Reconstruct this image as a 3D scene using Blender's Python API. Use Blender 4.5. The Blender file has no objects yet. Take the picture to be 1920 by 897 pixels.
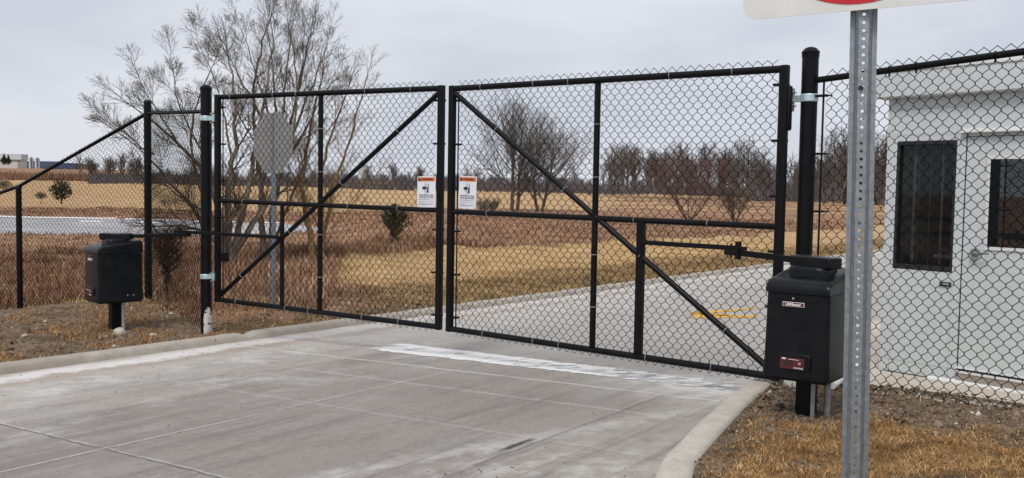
import bpy, bmesh, math, random
import numpy as np
from mathutils import Vector, Matrix
random.seed(7); RNG = np.random.default_rng(11)
SC = bpy.context.scene; COL = SC.collection
CZ = 1.42                                   # camera height above the roadway datum
FPX = 1750.0
PITCH = math.atan(96.5/FPX); ROLL = 0.017
Fw = Vector((0, math.cos(PITCH), -math.sin(PITCH))); U0 = Vector((0, math.sin(PITCH), math.cos(PITCH))); R0 = Vector((1, 0, 0))
Rt = R0*math.cos(ROLL)+U0*math.sin(ROLL); Up = U0*math.cos(ROLL)-R0*math.sin(ROLL)
def P(px, py, Y):
    """survey helper: the world point seen in the photograph's pixel at a known distance Y"""
    d = Fw+Rt*((px-960)/FPX)+Up*((448.5-py)/FPX); d = d*(Y/d.y)
    return Vector((d.x, d.y, d.z+CZ))

# ------------------------------------------------------------------ helpers
def link(o, parent=None):
    COL.objects.link(o)
    if parent is not None: o.parent = parent
    return o
def wmat(o):
    B = Matrix.Translation(o.location) @ o.rotation_euler.to_matrix().to_4x4()
    return B if o.parent is None else wmat(o.parent) @ o.matrix_parent_inverse @ B
def setpar(o, parent):
    """parent an object whose vertices are already in world space"""
    o.parent = parent; o.matrix_parent_inverse = wmat(parent).inverted() if parent is not None else Matrix(); return o
def tag(o, label=None, cat=None, group=None, kind=None):
    if label: o['label'] = label
    if cat: o['category'] = cat
    if group: o['group'] = group
    if kind: o['kind'] = kind
    return o
def empty(name, loc, label, cat, rz=0, group=None):
    o = bpy.data.objects.new(name, None); o.location = loc; o.rotation_euler = (0, 0, rz); o.empty_display_size = .1
    link(o); return tag(o, label, cat, group)
class MB:
    def __init__(s): s.v = []; s.f = []; s.m = []; s.mi = 0
    def add(s, vs, fs):
        b = len(s.v); s.v += [tuple(q) for q in vs]; s.f += [tuple(i+b for i in f) for f in fs]; s.m += [s.mi]*len(fs); return s
    def box(s, c, sz, M=None):
        hx, hy, hz = sz[0]/2, sz[1]/2, sz[2]/2
        vs = [Vector((x, y, z))for z in(-hz, hz)for y in(-hy, hy)for x in(-hx, hx)]
        if M is not None: vs = [M@q for q in vs]
        c = Vector(c); vs = [q+c for q in vs]
        return s.add(vs, [(0, 2, 3, 1), (4, 5, 7, 6), (0, 1, 5, 4), (2, 6, 7, 3), (0, 4, 6, 2), (1, 3, 7, 5)])
    def tube(s, pts, r, n=12, cap=True):
        pts = [Vector(p) for p in pts]; rs = r if isinstance(r, (list, tuple)) else [r]*len(pts)
        rings = []; prev = None
        for i, p in enumerate(pts):
            d = (pts[min(i+1, len(pts)-1)]-pts[max(i-1, 0)]).normalized()
            if prev is None:
                a = Vector((0, 0, 1)) if abs(d.z) < .9 else Vector((1, 0, 0))
                u = d.cross(a).normalized()
            else: u = (prev-d*prev.dot(d)).normalized()
            prev = u; w = d.cross(u)
            rings.append([p+(u*math.cos(2*math.pi*k/n)+w*math.sin(2*math.pi*k/n))*rs[i] for k in range(n)])
        vs = [q for R in rings for q in R]; fs = []
        for i in range(len(rings)-1):
            for k in range(n):
                a = i*n+k; b = i*n+(k+1) % n; fs.append((a, b, b+n, a+n))
        if cap: fs.append(tuple(range(n-1, -1, -1))); fs.append(tuple((len(rings)-1)*n+k for k in range(n)))
        return s.add(vs, fs)
    def lathe(s, c, prof, n=20):
        c = Vector(c); vs = []; fs = []
        for r, z in prof: vs += [c+Vector((r*math.cos(2*math.pi*k/n), r*math.sin(2*math.pi*k/n), z)) for k in range(n)]
        for i in range(len(prof)-1):
            for k in range(n):
                a = i*n+k; b = i*n+(k+1) % n; fs.append((a, b, b+n, a+n))
        fs.append(tuple(range(n-1, -1, -1))); fs.append(tuple((len(prof)-1)*n+k for k in range(n)))
        return s.add(vs, fs)
    def prism(s, poly, z0, z1, M=None):
        """poly (x,y) CCW extruded in z, then transformed"""
        n = len(poly); vs = [Vector((x, y, z0)) for x, y in poly]+[Vector((x, y, z1)) for x, y in poly]
        if M is not None: vs = [M@q for q in vs]
        return s.add(vs, [tuple(range(n-1, -1, -1)), tuple(range(n, 2*n))]+[(i, (i+1) % n, n+(i+1) % n, n+i) for i in range(n)])
    def build(s, name, mat, parent=None, smooth=False, bevel=0, seg=2, origin=None):
        me = bpy.data.meshes.new(name); vs = s.v
        if origin is not None: vs = [(q[0]-origin[0], q[1]-origin[1], q[2]-origin[2]) for q in vs]
        me.from_pydata(vs, [], s.f); me.update()
        mats = mat if isinstance(mat, (list, tuple)) else [mat]
        for m in mats: me.materials.append(m)
        if len(mats) > 1: me.polygons.foreach_set('material_index', s.m)
        if smooth:
            me.polygons.foreach_set('use_smooth', [True]*len(me.polygons))
            try: me.set_sharp_from_angle(angle=math.radians(42))
            except Exception: pass
        o = bpy.data.objects.new(name, me)
        if origin is not None: o.location = origin
        link(o, parent)
        if parent is not None and origin is None:      # vertices given in world space: undo the parent's transform
            setpar(o, parent)
        if bevel:
            b = o.modifiers.new('bevel', 'BEVEL'); b.width = bevel; b.segments = seg; b.limit_method = 'ANGLE'; b.angle_limit = math.radians(35)
            b.harden_normals = False
            me.polygons.foreach_set('use_smooth', [True]*len(me.polygons))
            try: me.set_sharp_from_angle(angle=math.radians(35))
            except Exception: pass
        return o
def npmesh(name, V, F, mat, attr=None, parent=None, smooth=False, nper=None):
    """V (n,3) array, F (m,k) array of equal-size faces"""
    me = bpy.data.meshes.new(name); m, k = F.shape
    me.vertices.add(len(V)); me.vertices.foreach_set('co', np.asarray(V, dtype=np.float32).ravel())
    me.loops.add(m*k); me.loops.foreach_set('vertex_index', F.astype(np.int32).ravel())
    me.polygons.add(m); me.polygons.foreach_set('loop_start', (np.arange(m)*k).astype(np.int32))
    try: me.polygons.foreach_set('loop_total', np.full(m, k, dtype=np.int32))
    except Exception: pass
    if smooth: me.polygons.foreach_set('use_smooth', np.ones(m, dtype=bool))
    me.update(calc_edges=True); me.validate()
    if attr:
        for an, (typ, arr) in attr.items():
            a = me.attributes.new(an, typ, 'POINT')
            a.data.foreach_set('color' if typ == 'FLOAT_COLOR' else 'value', np.asarray(arr, dtype=np.float32).ravel())
    me.materials.append(mat)
    o = bpy.data.objects.new(name, me); link(o, parent); return o
def text_mesh(name, body, size, M, mat, parent, ext=.0006, bold=0, align='CENTER', sx=1.0):
    cu = bpy.data.curves.new(name, 'FONT'); cu.body = body; cu.size = size; cu.extrude = ext; cu.offset = bold
    cu.align_x = align; cu.align_y = 'CENTER'; cu.resolution_u = 3
    o = bpy.data.objects.new(name, cu); COL.objects.link(o)
    dg = bpy.context.evaluated_depsgraph_get(); me = bpy.data.meshes.new_from_object(o.evaluated_get(dg))
    bpy.data.objects.remove(o); me.name = name
    me.transform(M @ Matrix.Diagonal((sx, 1, 1, 1))); me.materials.clear(); me.materials.append(mat)
    t = bpy.data.objects.new(name, me); link(t, parent)
    if parent is not None:
        setpar(t, parent)
    return t
def plane_frame(origin, ex, ez=Vector((0, 0, 1))):
    """matrix whose local x runs along ex, local y up, local z out of the face"""
    ex = Vector(ex).normalized(); ez = Vector(ez).normalized(); n = ex.cross(ez)
    M = Matrix(((ex.x, ez.x, n.x, origin[0]), (ex.y, ez.y, n.y, origin[1]), (ex.z, ez.z, n.z, origin[2]), (0, 0, 0, 1))); return M

# ------------------------------------------------------------------ materials
class NT:
    def __init__(s, name):
        s.m = bpy.data.materials.new(name); s.m.use_nodes = True; s.t = s.m.node_tree; s.b = s.t.nodes['Principled BSDF']; s.out = s.t.nodes['Material Output']
        s.pos = None
    def n(s, typ, **kw):
        nd = s.t.nodes.new(typ)
        for k, v in kw.items():
            if k.startswith('i_'): nd.inputs[k[2:].replace('_', ' ')].default_value = v
            else: setattr(nd, k, v)
        return nd
    def l(s, a, b): s.t.links.new(a, b)
    def P(s):
        if s.pos is None: s.pos = s.n('ShaderNodeNewGeometry').outputs['Position']
        return s.pos
    def noise(s, scale, detail=4, rough=.55, vec=None, dist=0, out='Fac'):
        nd = s.n('ShaderNodeTexNoise'); nd.inputs['Scale'].default_value = scale; nd.inputs['Detail'].default_value = detail
        nd.inputs['Roughness'].default_value = rough; nd.inputs['Distortion'].default_value = dist
        s.l(vec if vec is not None else s.P(), nd.inputs['Vector']); return nd.outputs[out]
    def ramp(s, fac, stops):
        r = s.n('ShaderNodeValToRGB'); e = r.color_ramp.elements
        while len(e) < len(stops): e.new(.5)
        for q, (p, c) in zip(e, stops): q.position = p; q.color = (*c, 1) if len(c) == 3 else c
        s.l(fac, r.inputs['Fac']); return r.outputs['Color']
    def rng(s, fac, a, b, c=0., d=1.):
        r = s.n('ShaderNodeMapRange'); s.l(fac, r.inputs['Value'])
        for k, v in zip(('From Min', 'From Max', 'To Min', 'To Max'), (a, b, c, d)): r.inputs[k].default_value = v
        return r.outputs['Result']
    def mix(s, fac, a, b, blend='MIX'):
        r = s.n('ShaderNodeMix', data_type='RGBA', blend_type=blend)
        for sock, v in ((r.inputs['Factor'], fac), (r.inputs['A'], a), (r.inputs['B'], b)):
            if hasattr(v, 'links'): s.l(v, sock)
            elif isinstance(v, (int, float)): sock.default_value = v
            else: sock.default_value = (*v, 1)
        return r.outputs['Result']
    def math(s, op, a, b=0., c=None):
        r = s.n('ShaderNodeMath', operation=op)
        for i, v in enumerate((a, b, c)):
            if v is None: continue
            if hasattr(v, 'links'): s.l(v, r.inputs[i])
            else: r.inputs[i].default_value = v
        return r.outputs[0]
    def scalevec(s, v, vec=None):
        r = s.n('ShaderNodeMapping'); r.inputs['Scale'].default_value = v; s.l(vec if vec is not None else s.P(), r.inputs['Vector']); return r.outputs[0]
    def bump(s, h, strength=.3, dist=.01):
        b = s.n('ShaderNodeBump'); b.inputs['Strength'].default_value = strength; b.inputs['Distance'].default_value = dist
        s.l(h, b.inputs['Height']); s.l(b.outputs[0], s.b.inputs['Normal'])
    def col(s, c):
        if hasattr(c, 'links'): s.l(c, s.b.inputs['Base Color'])
        else: s.b.inputs['Base Color'].default_value = (*c, 1)
    def set(s, **kw):
        for k, v in kw.items():
            sock = s.b.inputs[k.replace('_', ' ')]
            if hasattr(v, 'links'): s.l(v, sock)
            else: sock.default_value = v
        return s
def simple(name, c1, c2, scale=20, rough=.5, metal=0, bumpd=0, spec=.5, detail=4, r2=None):
    t = NT(name); f = t.noise(scale, detail); t.col(t.mix(t.rng(f, .3, .7), c1, c2)); t.set(Roughness=t.rng(f, .3, .7, rough, r2 if r2 else rough*1.15), Metallic=metal)
    t.b.inputs['Specular IOR Level'].default_value = spec
    if bumpd: t.bump(t.noise(scale*4, 3), .5, bumpd)
    return t.m
M = {}
M['black'] = simple('black_powder_coat', (.0035, .0038, .0048), (.0065, .007, .0085), 9, .34, 0, .0003, .16, 5, .48)
M['wire'] = simple('black_vinyl_wire', (.003, .003, .0035), (.005, .005, .006), 30, .6, spec=.08)
M['cover'] = simple('black_moulded_plastic', (.0032, .0038, .0056), (.0055, .0063, .0088), 260, .36, 0, .0004, .13, 3, .42)
t = NT('black_moulded_plastic'); a_ = t.noise(7, 6, .7); b_n = t.noise(110, 4, .7); cc = t.mix(t.rng(a_, .42, .7, 0, .55), (.0042, .0050, .0072), (.014, .0145, .015)); cc = t.mix(t.rng(b_n, .66, .72, 0, .5), cc, (.06, .058, .05)); t.col(cc)
t.set(Roughness=t.rng(a_, .3, .7, .24, .40)); t.b.inputs['Specular IOR Level'].default_value = .21; t.bump(t.noise(600, 2), .3, .0004); M['cover'] = t.m
M['tie'] = simple('bare_aluminium_wire', (.36, .37, .39), (.5, .5, .5), 60, .45, .5)
M['galv'] = simple('galvanised_steel', (.22, .25, .28), (.33, .36, .385), 55, .42, .75, .0006, .5, 6, .6)
M['galv2'] = simple('weathered_galvanised_steel', (.21, .25, .29), (.28, .33, .37), 40, .5, .6, 0)
M['zinc'] = simple('zinc_plated_steel', (.45, .62, .66), (.62, .78, .80), 40, .38, .55, 0)
M['red'] = simple('red_label', (.075, .006, .011), (.10, .009, .016), 30, .45)
M['redsheet'] = simple('red_reflective_sheeting', (.50, .012, .018), (.60, .02, .028), 18, .35)
M['whitesheet'] = simple('white_reflective_sheeting', (.60, .62, .60), (.70, .72, .70), 6, .4)
M['white'] = simple('white_print', (.75, .75, .75), (.8, .8, .8), 30, .5)
M['signwhite'] = simple('white_sign_plastic', (.66, .70, .76), (.72, .76, .82), 30, .5)
M['orange'] = simple('orange_print', (.72, .16, .03), (.78, .20, .05), 30, .5)
M['ink'] = simple('black_ink', (.012, .012, .014), (.02, .02, .02), 30, .6)
M['greyink'] = simple('fine_grey_print', (.22, .23, .25), (.28, .29, .3), 30, .6)
M['steel'] = simple('screw_steel', (.5, .48, .42), (.6, .58, .5), 50, .3, .9)
M['pvc'] = simple('white_pvc_pipe', (.72, .73, .72), (.78, .78, .77), 20, .35)
M['weather'] = simple('grey_conduit', (.26, .27, .27), (.40, .40, .39), 25, .55, .4)
M['signback'] = simple('dull_aluminium_sign_back', (.23, .235, .23), (.28, .285, .28), 5, .6, .25)
M['peel'] = (lambda t: (t.col(t.mix(t.rng(t.noise(26, 6, .7), .52, .56), (.62, .61, .57), (.03, .03, .03))), t.set(Roughness=.8), t.m)[-1])(NT('peeling_white_paint'))
t = NT('pale_grey_painted_panel'); a_ = t.noise(1.6, 5); b_n = t.noise(3, 6, .7, t.scalevec((5, 5, .35))); c_n = t.noise(30, 5, .75)
cc = t.mix(t.rng(a_, .3, .7), (.54, .585, .60), (.585, .63, .64)); cc = t.mix(t.rng(b_n, .55, .75, 0, .35), cc, (.43, .45, .44)); cc = t.mix(t.rng(c_n, .62, .72, 0, .3), cc, (.38, .38, .36)); t.col(cc); t.set(Roughness=.42); M['booth'] = t.m
M['booth_trim'] = simple('off_white_trim', (.66, .68, .68), (.72, .73, .73), 3, .4)
M['seam'] = simple('panel_joint', (.34, .37, .38), (.38, .41, .42), 3, .5)
M['gasket'] = simple('black_window_gasket', (.012, .013, .014), (.02, .02, .022), 30, .45)
M['interior'] = simple('dark_interior_metal', (.07, .08, .09), (.10, .112, .122), 8, .45)
M['interior2'] = simple('grey_interior_metal', (.24, .27, .29), (.30, .33, .35), 8, .4)
t = NT('tinted_glass'); t.col((.01, .012, .014)); t.set(Roughness=.02, Alpha=.42); t.b.inputs['IOR'].default_value = 1.6; M['glass'] = t.m
t = NT('checker_plate'); t.col((.42, .38, .33)); t.set(Metallic=.5, Roughness=.45)
v = t.n('ShaderNodeTexVoronoi'); v.inputs['Scale'].default_value = 45; t.l(t.scalevec((1, 1, 2)), v.inputs['Vector']); t.bump(v.outputs['Distance'], .8, .003); M['checker'] = t.m

def veg_mat(name, stops, rough=.85):
    t = NT(name); a = t.n('ShaderNodeAttribute', attribute_name='tint'); t.col(t.ramp(a.outputs['Fac'], stops)); t.set(Roughness=rough); t.b.inputs['Specular IOR Level'].default_value = .2; return t.m
M['deadgrass'] = veg_mat('dead_straw_grass', [(0, (.070, .036, .016)), (.3, (.29, .145, .052)), (.7, (.58, .335, .130)), (1, (.86, .65, .36))])
M['mown'] = veg_mat('mown_winter_grass', [(0, (.13, .09, .04)), (.3, (.36, .245, .12)), (.65, (.62, .45, .235)), (1, (.80, .63, .39))])
M['mowndark'] = veg_mat('rough_winter_grass', [(0, (.06, .05, .022)), (.4, (.20, .115, .045)), (.8, (.33, .2, .085)), (1, (.42, .3, .13))])
M['reed'] = veg_mat('dry_brown_reeds', [(0, (.080, .044, .029)), (.4, (.26, .150, .092)), (.75, (.45, .285, .175)), (1, (.74, .60, .43))])
def bark(name, c1, c2, s=9):
    t = NT(name); f = t.noise(s, 5, .65, t.scalevec((1, 1, .3))); t.col(t.mix(t.rng(f, .35, .65), c1, c2)); t.set(Roughness=.9); t.b.inputs['Specular IOR Level'].default_value = .15
    t.bump(f, .6, .02); return t.m
M['bark'] = bark('grey_brown_bark', (.08, .066, .05), (.22, .18, .135))
M['twig'] = bark('brown_twigs', (.080, .060, .045), (.14, .108, .082))
M['barkgold'] = bark('ochre_willow_twigs', (.19, .125, .06), (.33, .225, .115))
M['farbark'] = bark('distant_grey_bark', (.095, .082, .076), (.15, .132, .122), 1)
M['redtwig'] = bark('reddish_shrub_twigs', (.12, .076, .068), (.19, .12, .108), 2)
M['thicket'] = bark('distant_woodland', (.075, .067, .072), (.125, .113, .116), .3)
M['evergreen'] = veg_mat('evergreen_needles', [(0, (.012, .018, .010)), (.6, (.035, .045, .022)), (1, (.07, .075, .035))])
M['brownneedle'] = veg_mat('browned_juniper_needles', [(0, (.03, .018, .012)), (.6, (.075, .045, .028)), (1, (.14, .09, .05))])
# ------------------------------------------------------------------ terrain maths
tX, tY = .565, .825; nX, nY = -.825, .565; OX, OY = -.63, 12.43
def SD(X, Y): dx = X-OX; dy = Y-OY; return dx*tX+dy*tY, dx*nX+dy*nY+.08
def XY(s, d): d = d-.08; return OX+s*tX+d*nX, OY+s*tY+d*nY
def ss(a, b, x): x = np.clip((x-a)/(b-a), 0, 1); return x*x*(3-2*x)
def seff(s): return np.where(s < 25, s, 25+15*(1-np.exp(-np.maximum(s-25, 0)/15)))
def zc(s): return -.2175-.0136*seff(s)
C0X, C0Y = 2.966, 7.43
def road_z(s, d):
    z = zc(s)-.0334*(d-.08); X = OX+s*tX+(d-.08)*nX-C0X; Y = OY+s*tY+(d-.08)*nY-C0Y; f = X*.764+Y*.645; u = X*.645-Y*.764
    m = ss(-1.0, -.15, f)*ss(-.6, .1, u)*ss(6, 3.5, f); return z+(.0035-z)*m              # level platform under the booth
rs = np.random.RandomState(3)
_ph = rs.rand(40)*6.28; _an = rs.rand(40)*6.28
def wob(X, Y, wl, k=0, n=6):
    """cheap smooth noise, about -1..1, from a few rotated sines"""
    o = 0
    for i in range(n):
        a = _an[(k*7+i) % 40]; f = 6.28/wl*(1+.37*i); o = o+np.sin((X*np.cos(a)+Y*np.sin(a))*f+_ph[(k*5+i) % 40]+1.3*np.sin((Y*np.cos(a)-X*np.sin(a))*f*.6))/(1+.35*i)
    return o/2.6
RC = [(.36, -2.), (.38, .5), (.42, 2.5), (.53, 3.6), (.717, 4.37), (.916, 4.84), (1.281, 5.67), (1.654, 6.436), (1.88, 6.80)]   # right kerb, road face
PADF = (2.42, 6.42); BD = Vector((.645, -.764, 0)).normalized(); BN = Vector((.764, .645, 0)).normalized()
VP_ = RC+[PADF, (PADF[0]+BD.x*10, PADF[1]+BD.y*10), (9, -6), (.36, -6)]
def inpoly(X, Y, poly):
    c = np.zeros(np.shape(X), bool); n = len(poly)
    for i in range(n):
        x1, y1 = poly[i]; x2, y2 = poly[(i+1) % n]
        k = ((y1 > Y) != (y2 > Y)) & (X < (x2-x1)*(Y-y1)/(y2-y1+1e-12)+x1); c ^= k
    return c
def dpoly(X, Y, pl):
    o = np.full(np.shape(X), 1e9)
    for (x1, y1), (x2, y2) in zip(pl[:-1], pl[1:]):
        L = (x2-x1)**2+(y2-y1)**2; k = np.clip(((X-x1)*(x2-x1)+(Y-y1)*(y2-y1))/L, 0, 1)
        o = np.minimum(o, np.hypot(X-x1-k*(x2-x1), Y-y1-k*(y2-y1)))
    return o
POND = (-62., 66., 49., 14.)
FENCE = [(-3.19, 9.72), (-4.765, 12.2), (-7.035, 13.3), (-11.575, 15.5), (-20.6, 19.9)]
def pond_r(X, Y):
    return (np.abs((X-POND[0])/POND[2])**3.6+np.abs((Y-POND[1]+.08*(X+40))/POND[3])**2.4)**.4+.05*wob(X, Y, 17, 2)
def land(X, Y):
    """natural ground beyond the left kerb and everywhere away from the road"""
    s, d = SD(X, Y); pl = road_z(s, d)
    flat = zc(s)+.06
    vr = np.where(d < 1.4, pl+.03+(flat-pl-.03)*ss(.4, 1.4, d), flat)
    D = np.hypot(X, Y); az = X/np.maximum(Y, .5)
    left = ss(-.07, -.20, az) ; left = np.where(Y < 1, 1., left)
    basin = -.85+(-1.62+.85)*left
    d0 = 2.8+(7.5-2.8)*ss(-4, 6, s)+1.0*wob(X, Y, 9, 1)*ss(-4, 4, s)
    wd = 9+9*ss(-2, 8, s)
    z = vr+(basin-vr)*ss(0, 1, (d-d0)/wd)
    far = .95-.5*ss(-.2, .1, az)
    z = z+(far-z)*ss(88, 250, Y+.25*np.abs(X))
    z = z+7.2*ss(.0, 1, (Y-300)/300)*ss(-.28, -.42, az)
    rough = ss(3, 8, d)
    z = z+rough*(.10*wob(X, Y, 7, 3)+.05*wob(X, Y, 2.3, 4))+.5*ss(60, 200, Y)*wob(X, Y, 60, 5)*.6
    z = z-.45*ss(1.06, .95, pond_r(X, Y))
    return z
def right_verge(X, Y):
    s, d = SD(X, Y); return road_z(s, d)+.080+.03*ss(.2, 1.5, dpoly(X, Y, RC))
def near_fence(X, Y):
    """1 on the bare verge between the kerb and the left fence"""
    a = XY(-30, 0); b = XY(-2.9, 0); return inpoly(X+.12*wob(X, Y, 1.1, 30), Y+.12*wob(X, Y, .9, 31), [a, b]+FENCE)
def ground(X, Y):
    """height of the ground surface at scalar positions"""
    X = np.float64(X); Y = np.float64(Y); s, d = SD(X, Y)
    if d > 0: return float(land(X, Y))
    if inpoly(X, Y, VP_): return float(right_verge(X, Y))
    return float(road_z(s, d))
# ------------------------------------------------------------------ ground materials
def ground_material():
    t = NT('winter_ground'); a = t.n('ShaderNodeAttribute', attribute_name='cover'); sp = t.n('ShaderNodeSeparateColor'); t.l(a.outputs['Color'], sp.inputs[0])
    n1 = t.noise(.35, 6, .6); n2 = t.noise(3.2, 6, .7); n3 = t.noise(28, 4, .7); n4 = t.noise(140, 3, .6)
    st = t.noise(1.2, 5, .7, t.scalevec((.35, 1.6, 1)))
    gold = t.mix(t.rng(st, .3, .7), (.43, .290, .150), (.64, .455, .255)); gold = t.mix(t.rng(n1, .38, .64), gold, (.46, .285, .155)); gold = t.mix(t.rng(n3, .35, .75, 0, .5), gold, (.20, .14, .06))
    gold = t.mix(t.rng(n2, .56, .72, 0, .45), gold, (.22, .17, .075))
    reed = t.mix(t.rng(n1, .35, .65), (.235, .135, .082), (.38, .225, .135)); reed = t.mix(t.rng(n2, .45, .75, 0, .7), reed, (.18, .10, .072)); reed = t.mix(t.rng(n3, .5, .8, 0, .5), reed, (.40, .27, .17))
    dirt = t.mix(t.rng(n2, .35, .65), (.12, .084, .055), (.29, .215, .148)); dirt = t.mix(t.rng(n3, .44, .62, 0, .85), dirt, (.055, .038, .026)); dirt = t.mix(t.rng(n4, .58, .66, 0, .7), dirt, (.46, .41, .35))
    rough = t.mix(t.rng(n2, .38, .62), (.15, .10, .05), (.40, .25, .115)); rough = t.mix(t.rng(n3, .4, .7, 0, .8), rough, (.07, .05, .026)); rough = t.mix(t.rng(n1, .5, .62, 0, .5), rough, (.12, .105, .045))
    nn = t.math('ADD', t.math('MULTIPLY', t.math('SUBTRACT', n2, .5), .9), t.math('MULTIPLY', t.math('SUBTRACT', n1, .5), 1.3)); c = t.mix(t.rng(t.math('ADD', sp.outputs[0], nn), .28, .72), rough, gold); c = t.mix(t.rng(t.math('ADD', sp.outputs[1], nn), .28, .72), c, reed); c = t.mix(sp.outputs[2], c, dirt)
    t.col(c); t.set(Roughness=.95); t.b.inputs['Specular IOR Level'].default_value = .1
    t.bump(t.math('ADD', n3, t.math('MULTIPLY', n4, .5)), .8, .02); return t.m
M['ground'] = ground_material()
def cover(X, Y):
    s, d = SD(X, Y); D = np.hypot(X, Y); az = X/np.maximum(Y, .5)
    w1 = wob(X, Y, 5, 6); w2 = wob(X, Y, 1.7, 7); w3 = wob(X, Y, .6, 8)
    strip = ss(-1.6, .6, s-.85*(d-1.5)+.5*w1)*ss(8.6, 7.2, d+1.1*w1)*ss(1.4, 3.6, d+.5*w2+.3*w3)
    fieldY = Y+4*wob(X, Y, 30, 9)
    field = ss(93, 103, fieldY+14*ss(-.12, .0, az)*0)*ss(262, 250, Y)
    field = field*(1-.93*ss(.075, .12, az+.012*wob(X, Y, 22, 10))*ss(-.35, .1, wob(X*.5, Y*2.2, 40, 11)))
    gold = np.clip(strip+field, 0, 1)
    dirt = near_fence(X, Y)*1.*(d > 0)
    dirt = np.maximum(dirt, ss(1.5, .5, d+.4*w2)*ss(.5, -1.5, s+.7*w1)*(d > 0)*(s > -4))
    dirt = np.maximum(dirt, (d > 0)*ss(.45, .15, d+.12*w3)*.8)
    reed = (1-np.clip(gold, 0, 1))*np.maximum(ss(6.5, 8.5, d+1.1*w1), ss(.4, -1., s-.85*(d-1.5)+.5*w1))*(1-dirt)
    op = ((d <= 0) & (D < 60)); reed = np.where(op, 0, reed); gold = np.where(op, .4, gold)
    gold = gold/np.maximum(1, gold+reed)
    return np.stack([gold, reed, dirt, np.ones_like(gold)], -1)
def grid_faces(nu, nv, wrap=False):
    i = np.arange(nu if wrap else nu-1)[:, None]; j = np.arange(nv-1)[None, :]; i2 = (i+1) % nu
    return np.stack([i*nv+j, i2*nv+j, i2*nv+j+1, i*nv+j+1], -1).reshape(-1, 4)
# wide terrain, a polar sheet out past the horizon
r = np.concatenate([[.6], np.geomspace(1.6, 60, 190), np.geomspace(61.5, 4200, 110)])
th = np.concatenate([np.linspace(-40, 40, 401), np.linspace(41, 319, 140)]); th = np.radians(th)
TH, RR = np.meshgrid(th, r, indexing='ij'); X = RR*np.sin(TH); Y = RR*np.cos(TH)
s, d = SD(X, Y)
Z = land(X, Y)
onroad = (s > -24) & (s < 62) & (d > -16)
insunk = road_z(s, d)-.35
Zr = np.where(onroad, insunk, np.where(d > 0, Z, zc(s)+.0334*np.minimum(-d, 25)+.02))
Z = np.where(d > .15, Z, np.where(d < 0, Zr, insunk+(Z-insunk)*ss(.0, .15, d)))
Z = np.where((d > .05) & (d < 6.0) & (s > -12) & (s < 26), Z-.06, Z)
F = grid_faces(len(th), len(r), True)[:, ::-1]
terrain = npmesh('terrain', np.stack([X, Y, Z], -1).reshape(-1, 3), F, M['ground'], {'cover': ('FLOAT_COLOR', cover(X, Y).reshape(-1, 4))}, smooth=True); tag(terrain, kind='structure')
# left verge, fine sheet behind the kerb
def clod(X, Y, amp):
    return amp*(.5*wob(X, Y, .45, 12)+.35*wob(X, Y, .17, 13)+.3*np.abs(wob(X, Y, .09, 14)))
s_ = np.arange(-12, 26, .045); d_ = np.concatenate([np.arange(.13, 3.4, .045), np.arange(3.4, 6.3, .09)])
S, D_ = np.meshgrid(s_, d_, indexing='ij'); X, Y = XY(S, D_); Z = land(X, Y)+clod(X, Y, .018)*ss(.14, .4, D_)*ss(-1, -3, S)+clod(X, Y, .012)*ss(.14, .4, D_)
Z = Z-.12*ss(5.8, 6.25, D_)-.12*ss(25.3, 26, S)-.12*ss(-11.5, -12, S)
verge = npmesh('verge', np.stack([X, Y, Z], -1).reshape(-1, 3), grid_faces(len(s_), len(d_)), M['ground'], {'cover': ('FLOAT_COLOR', cover(X, Y).reshape(-1, 4))}, smooth=True); tag(verge, kind='structure')
# right verge inside the kerb curve
x_ = np.arange(.4, 4.6, .022); y_ = np.arange(-.2, 7.1, .022); X, Y = np.meshgrid(x_, y_, indexing='ij')
ins = inpoly(X, Y, VP_); dk = dpoly(X, Y, RC+[PADF, (PADF[0]+BD.x*10, PADF[1]+BD.y*10)])
soil = ss(.55, .12, dpoly(X, Y, [(2.0, 6.5), (2.45, 6.0), (2.96, 5.45), (4.4, 3.9)])-.55+.16*wob(X, Y, .9, 15))
soil = np.maximum(soil, ss(.42, .12, dpoly(X, Y, RC)-.05+.1*wob(X, Y, .7, 16)))
soil = np.maximum(soil, ss(.55, .2, np.hypot(X-1.72, Y-5.45)+.12*wob(X, Y, .5, 17)))
soil = np.maximum(soil, ss(.12, .5, wob(X, Y, 1.3, 18)+.4*wob(X, Y, .35, 19)+.35*(X-2.6))*.9)
soil = np.where(ins, soil, 0.)
Z = right_verge(X, Y)+clod(X, Y, 1)*(.014+.028*soil)*ss(.15, .4, dk)
Z = np.where(ins, Z, -9); Z = np.where(ins & (dk < .03), Z-.15, Z)
cv = np.stack([np.full_like(soil, .05), 0*soil, soil, 1+0*soil], -1)
F = grid_faces(len(x_), len(y_)); keep = (Z.ravel()[F] > -5).all(1)
verge2 = npmesh('verge', np.stack([X, Y, np.maximum(Z, -2)], -1).reshape(-1, 3), F[keep], M['ground'], {'cover': ('FLOAT_COLOR', cv.reshape(-1, 4))}, smooth=True); tag(verge2, kind='structure')

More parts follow.
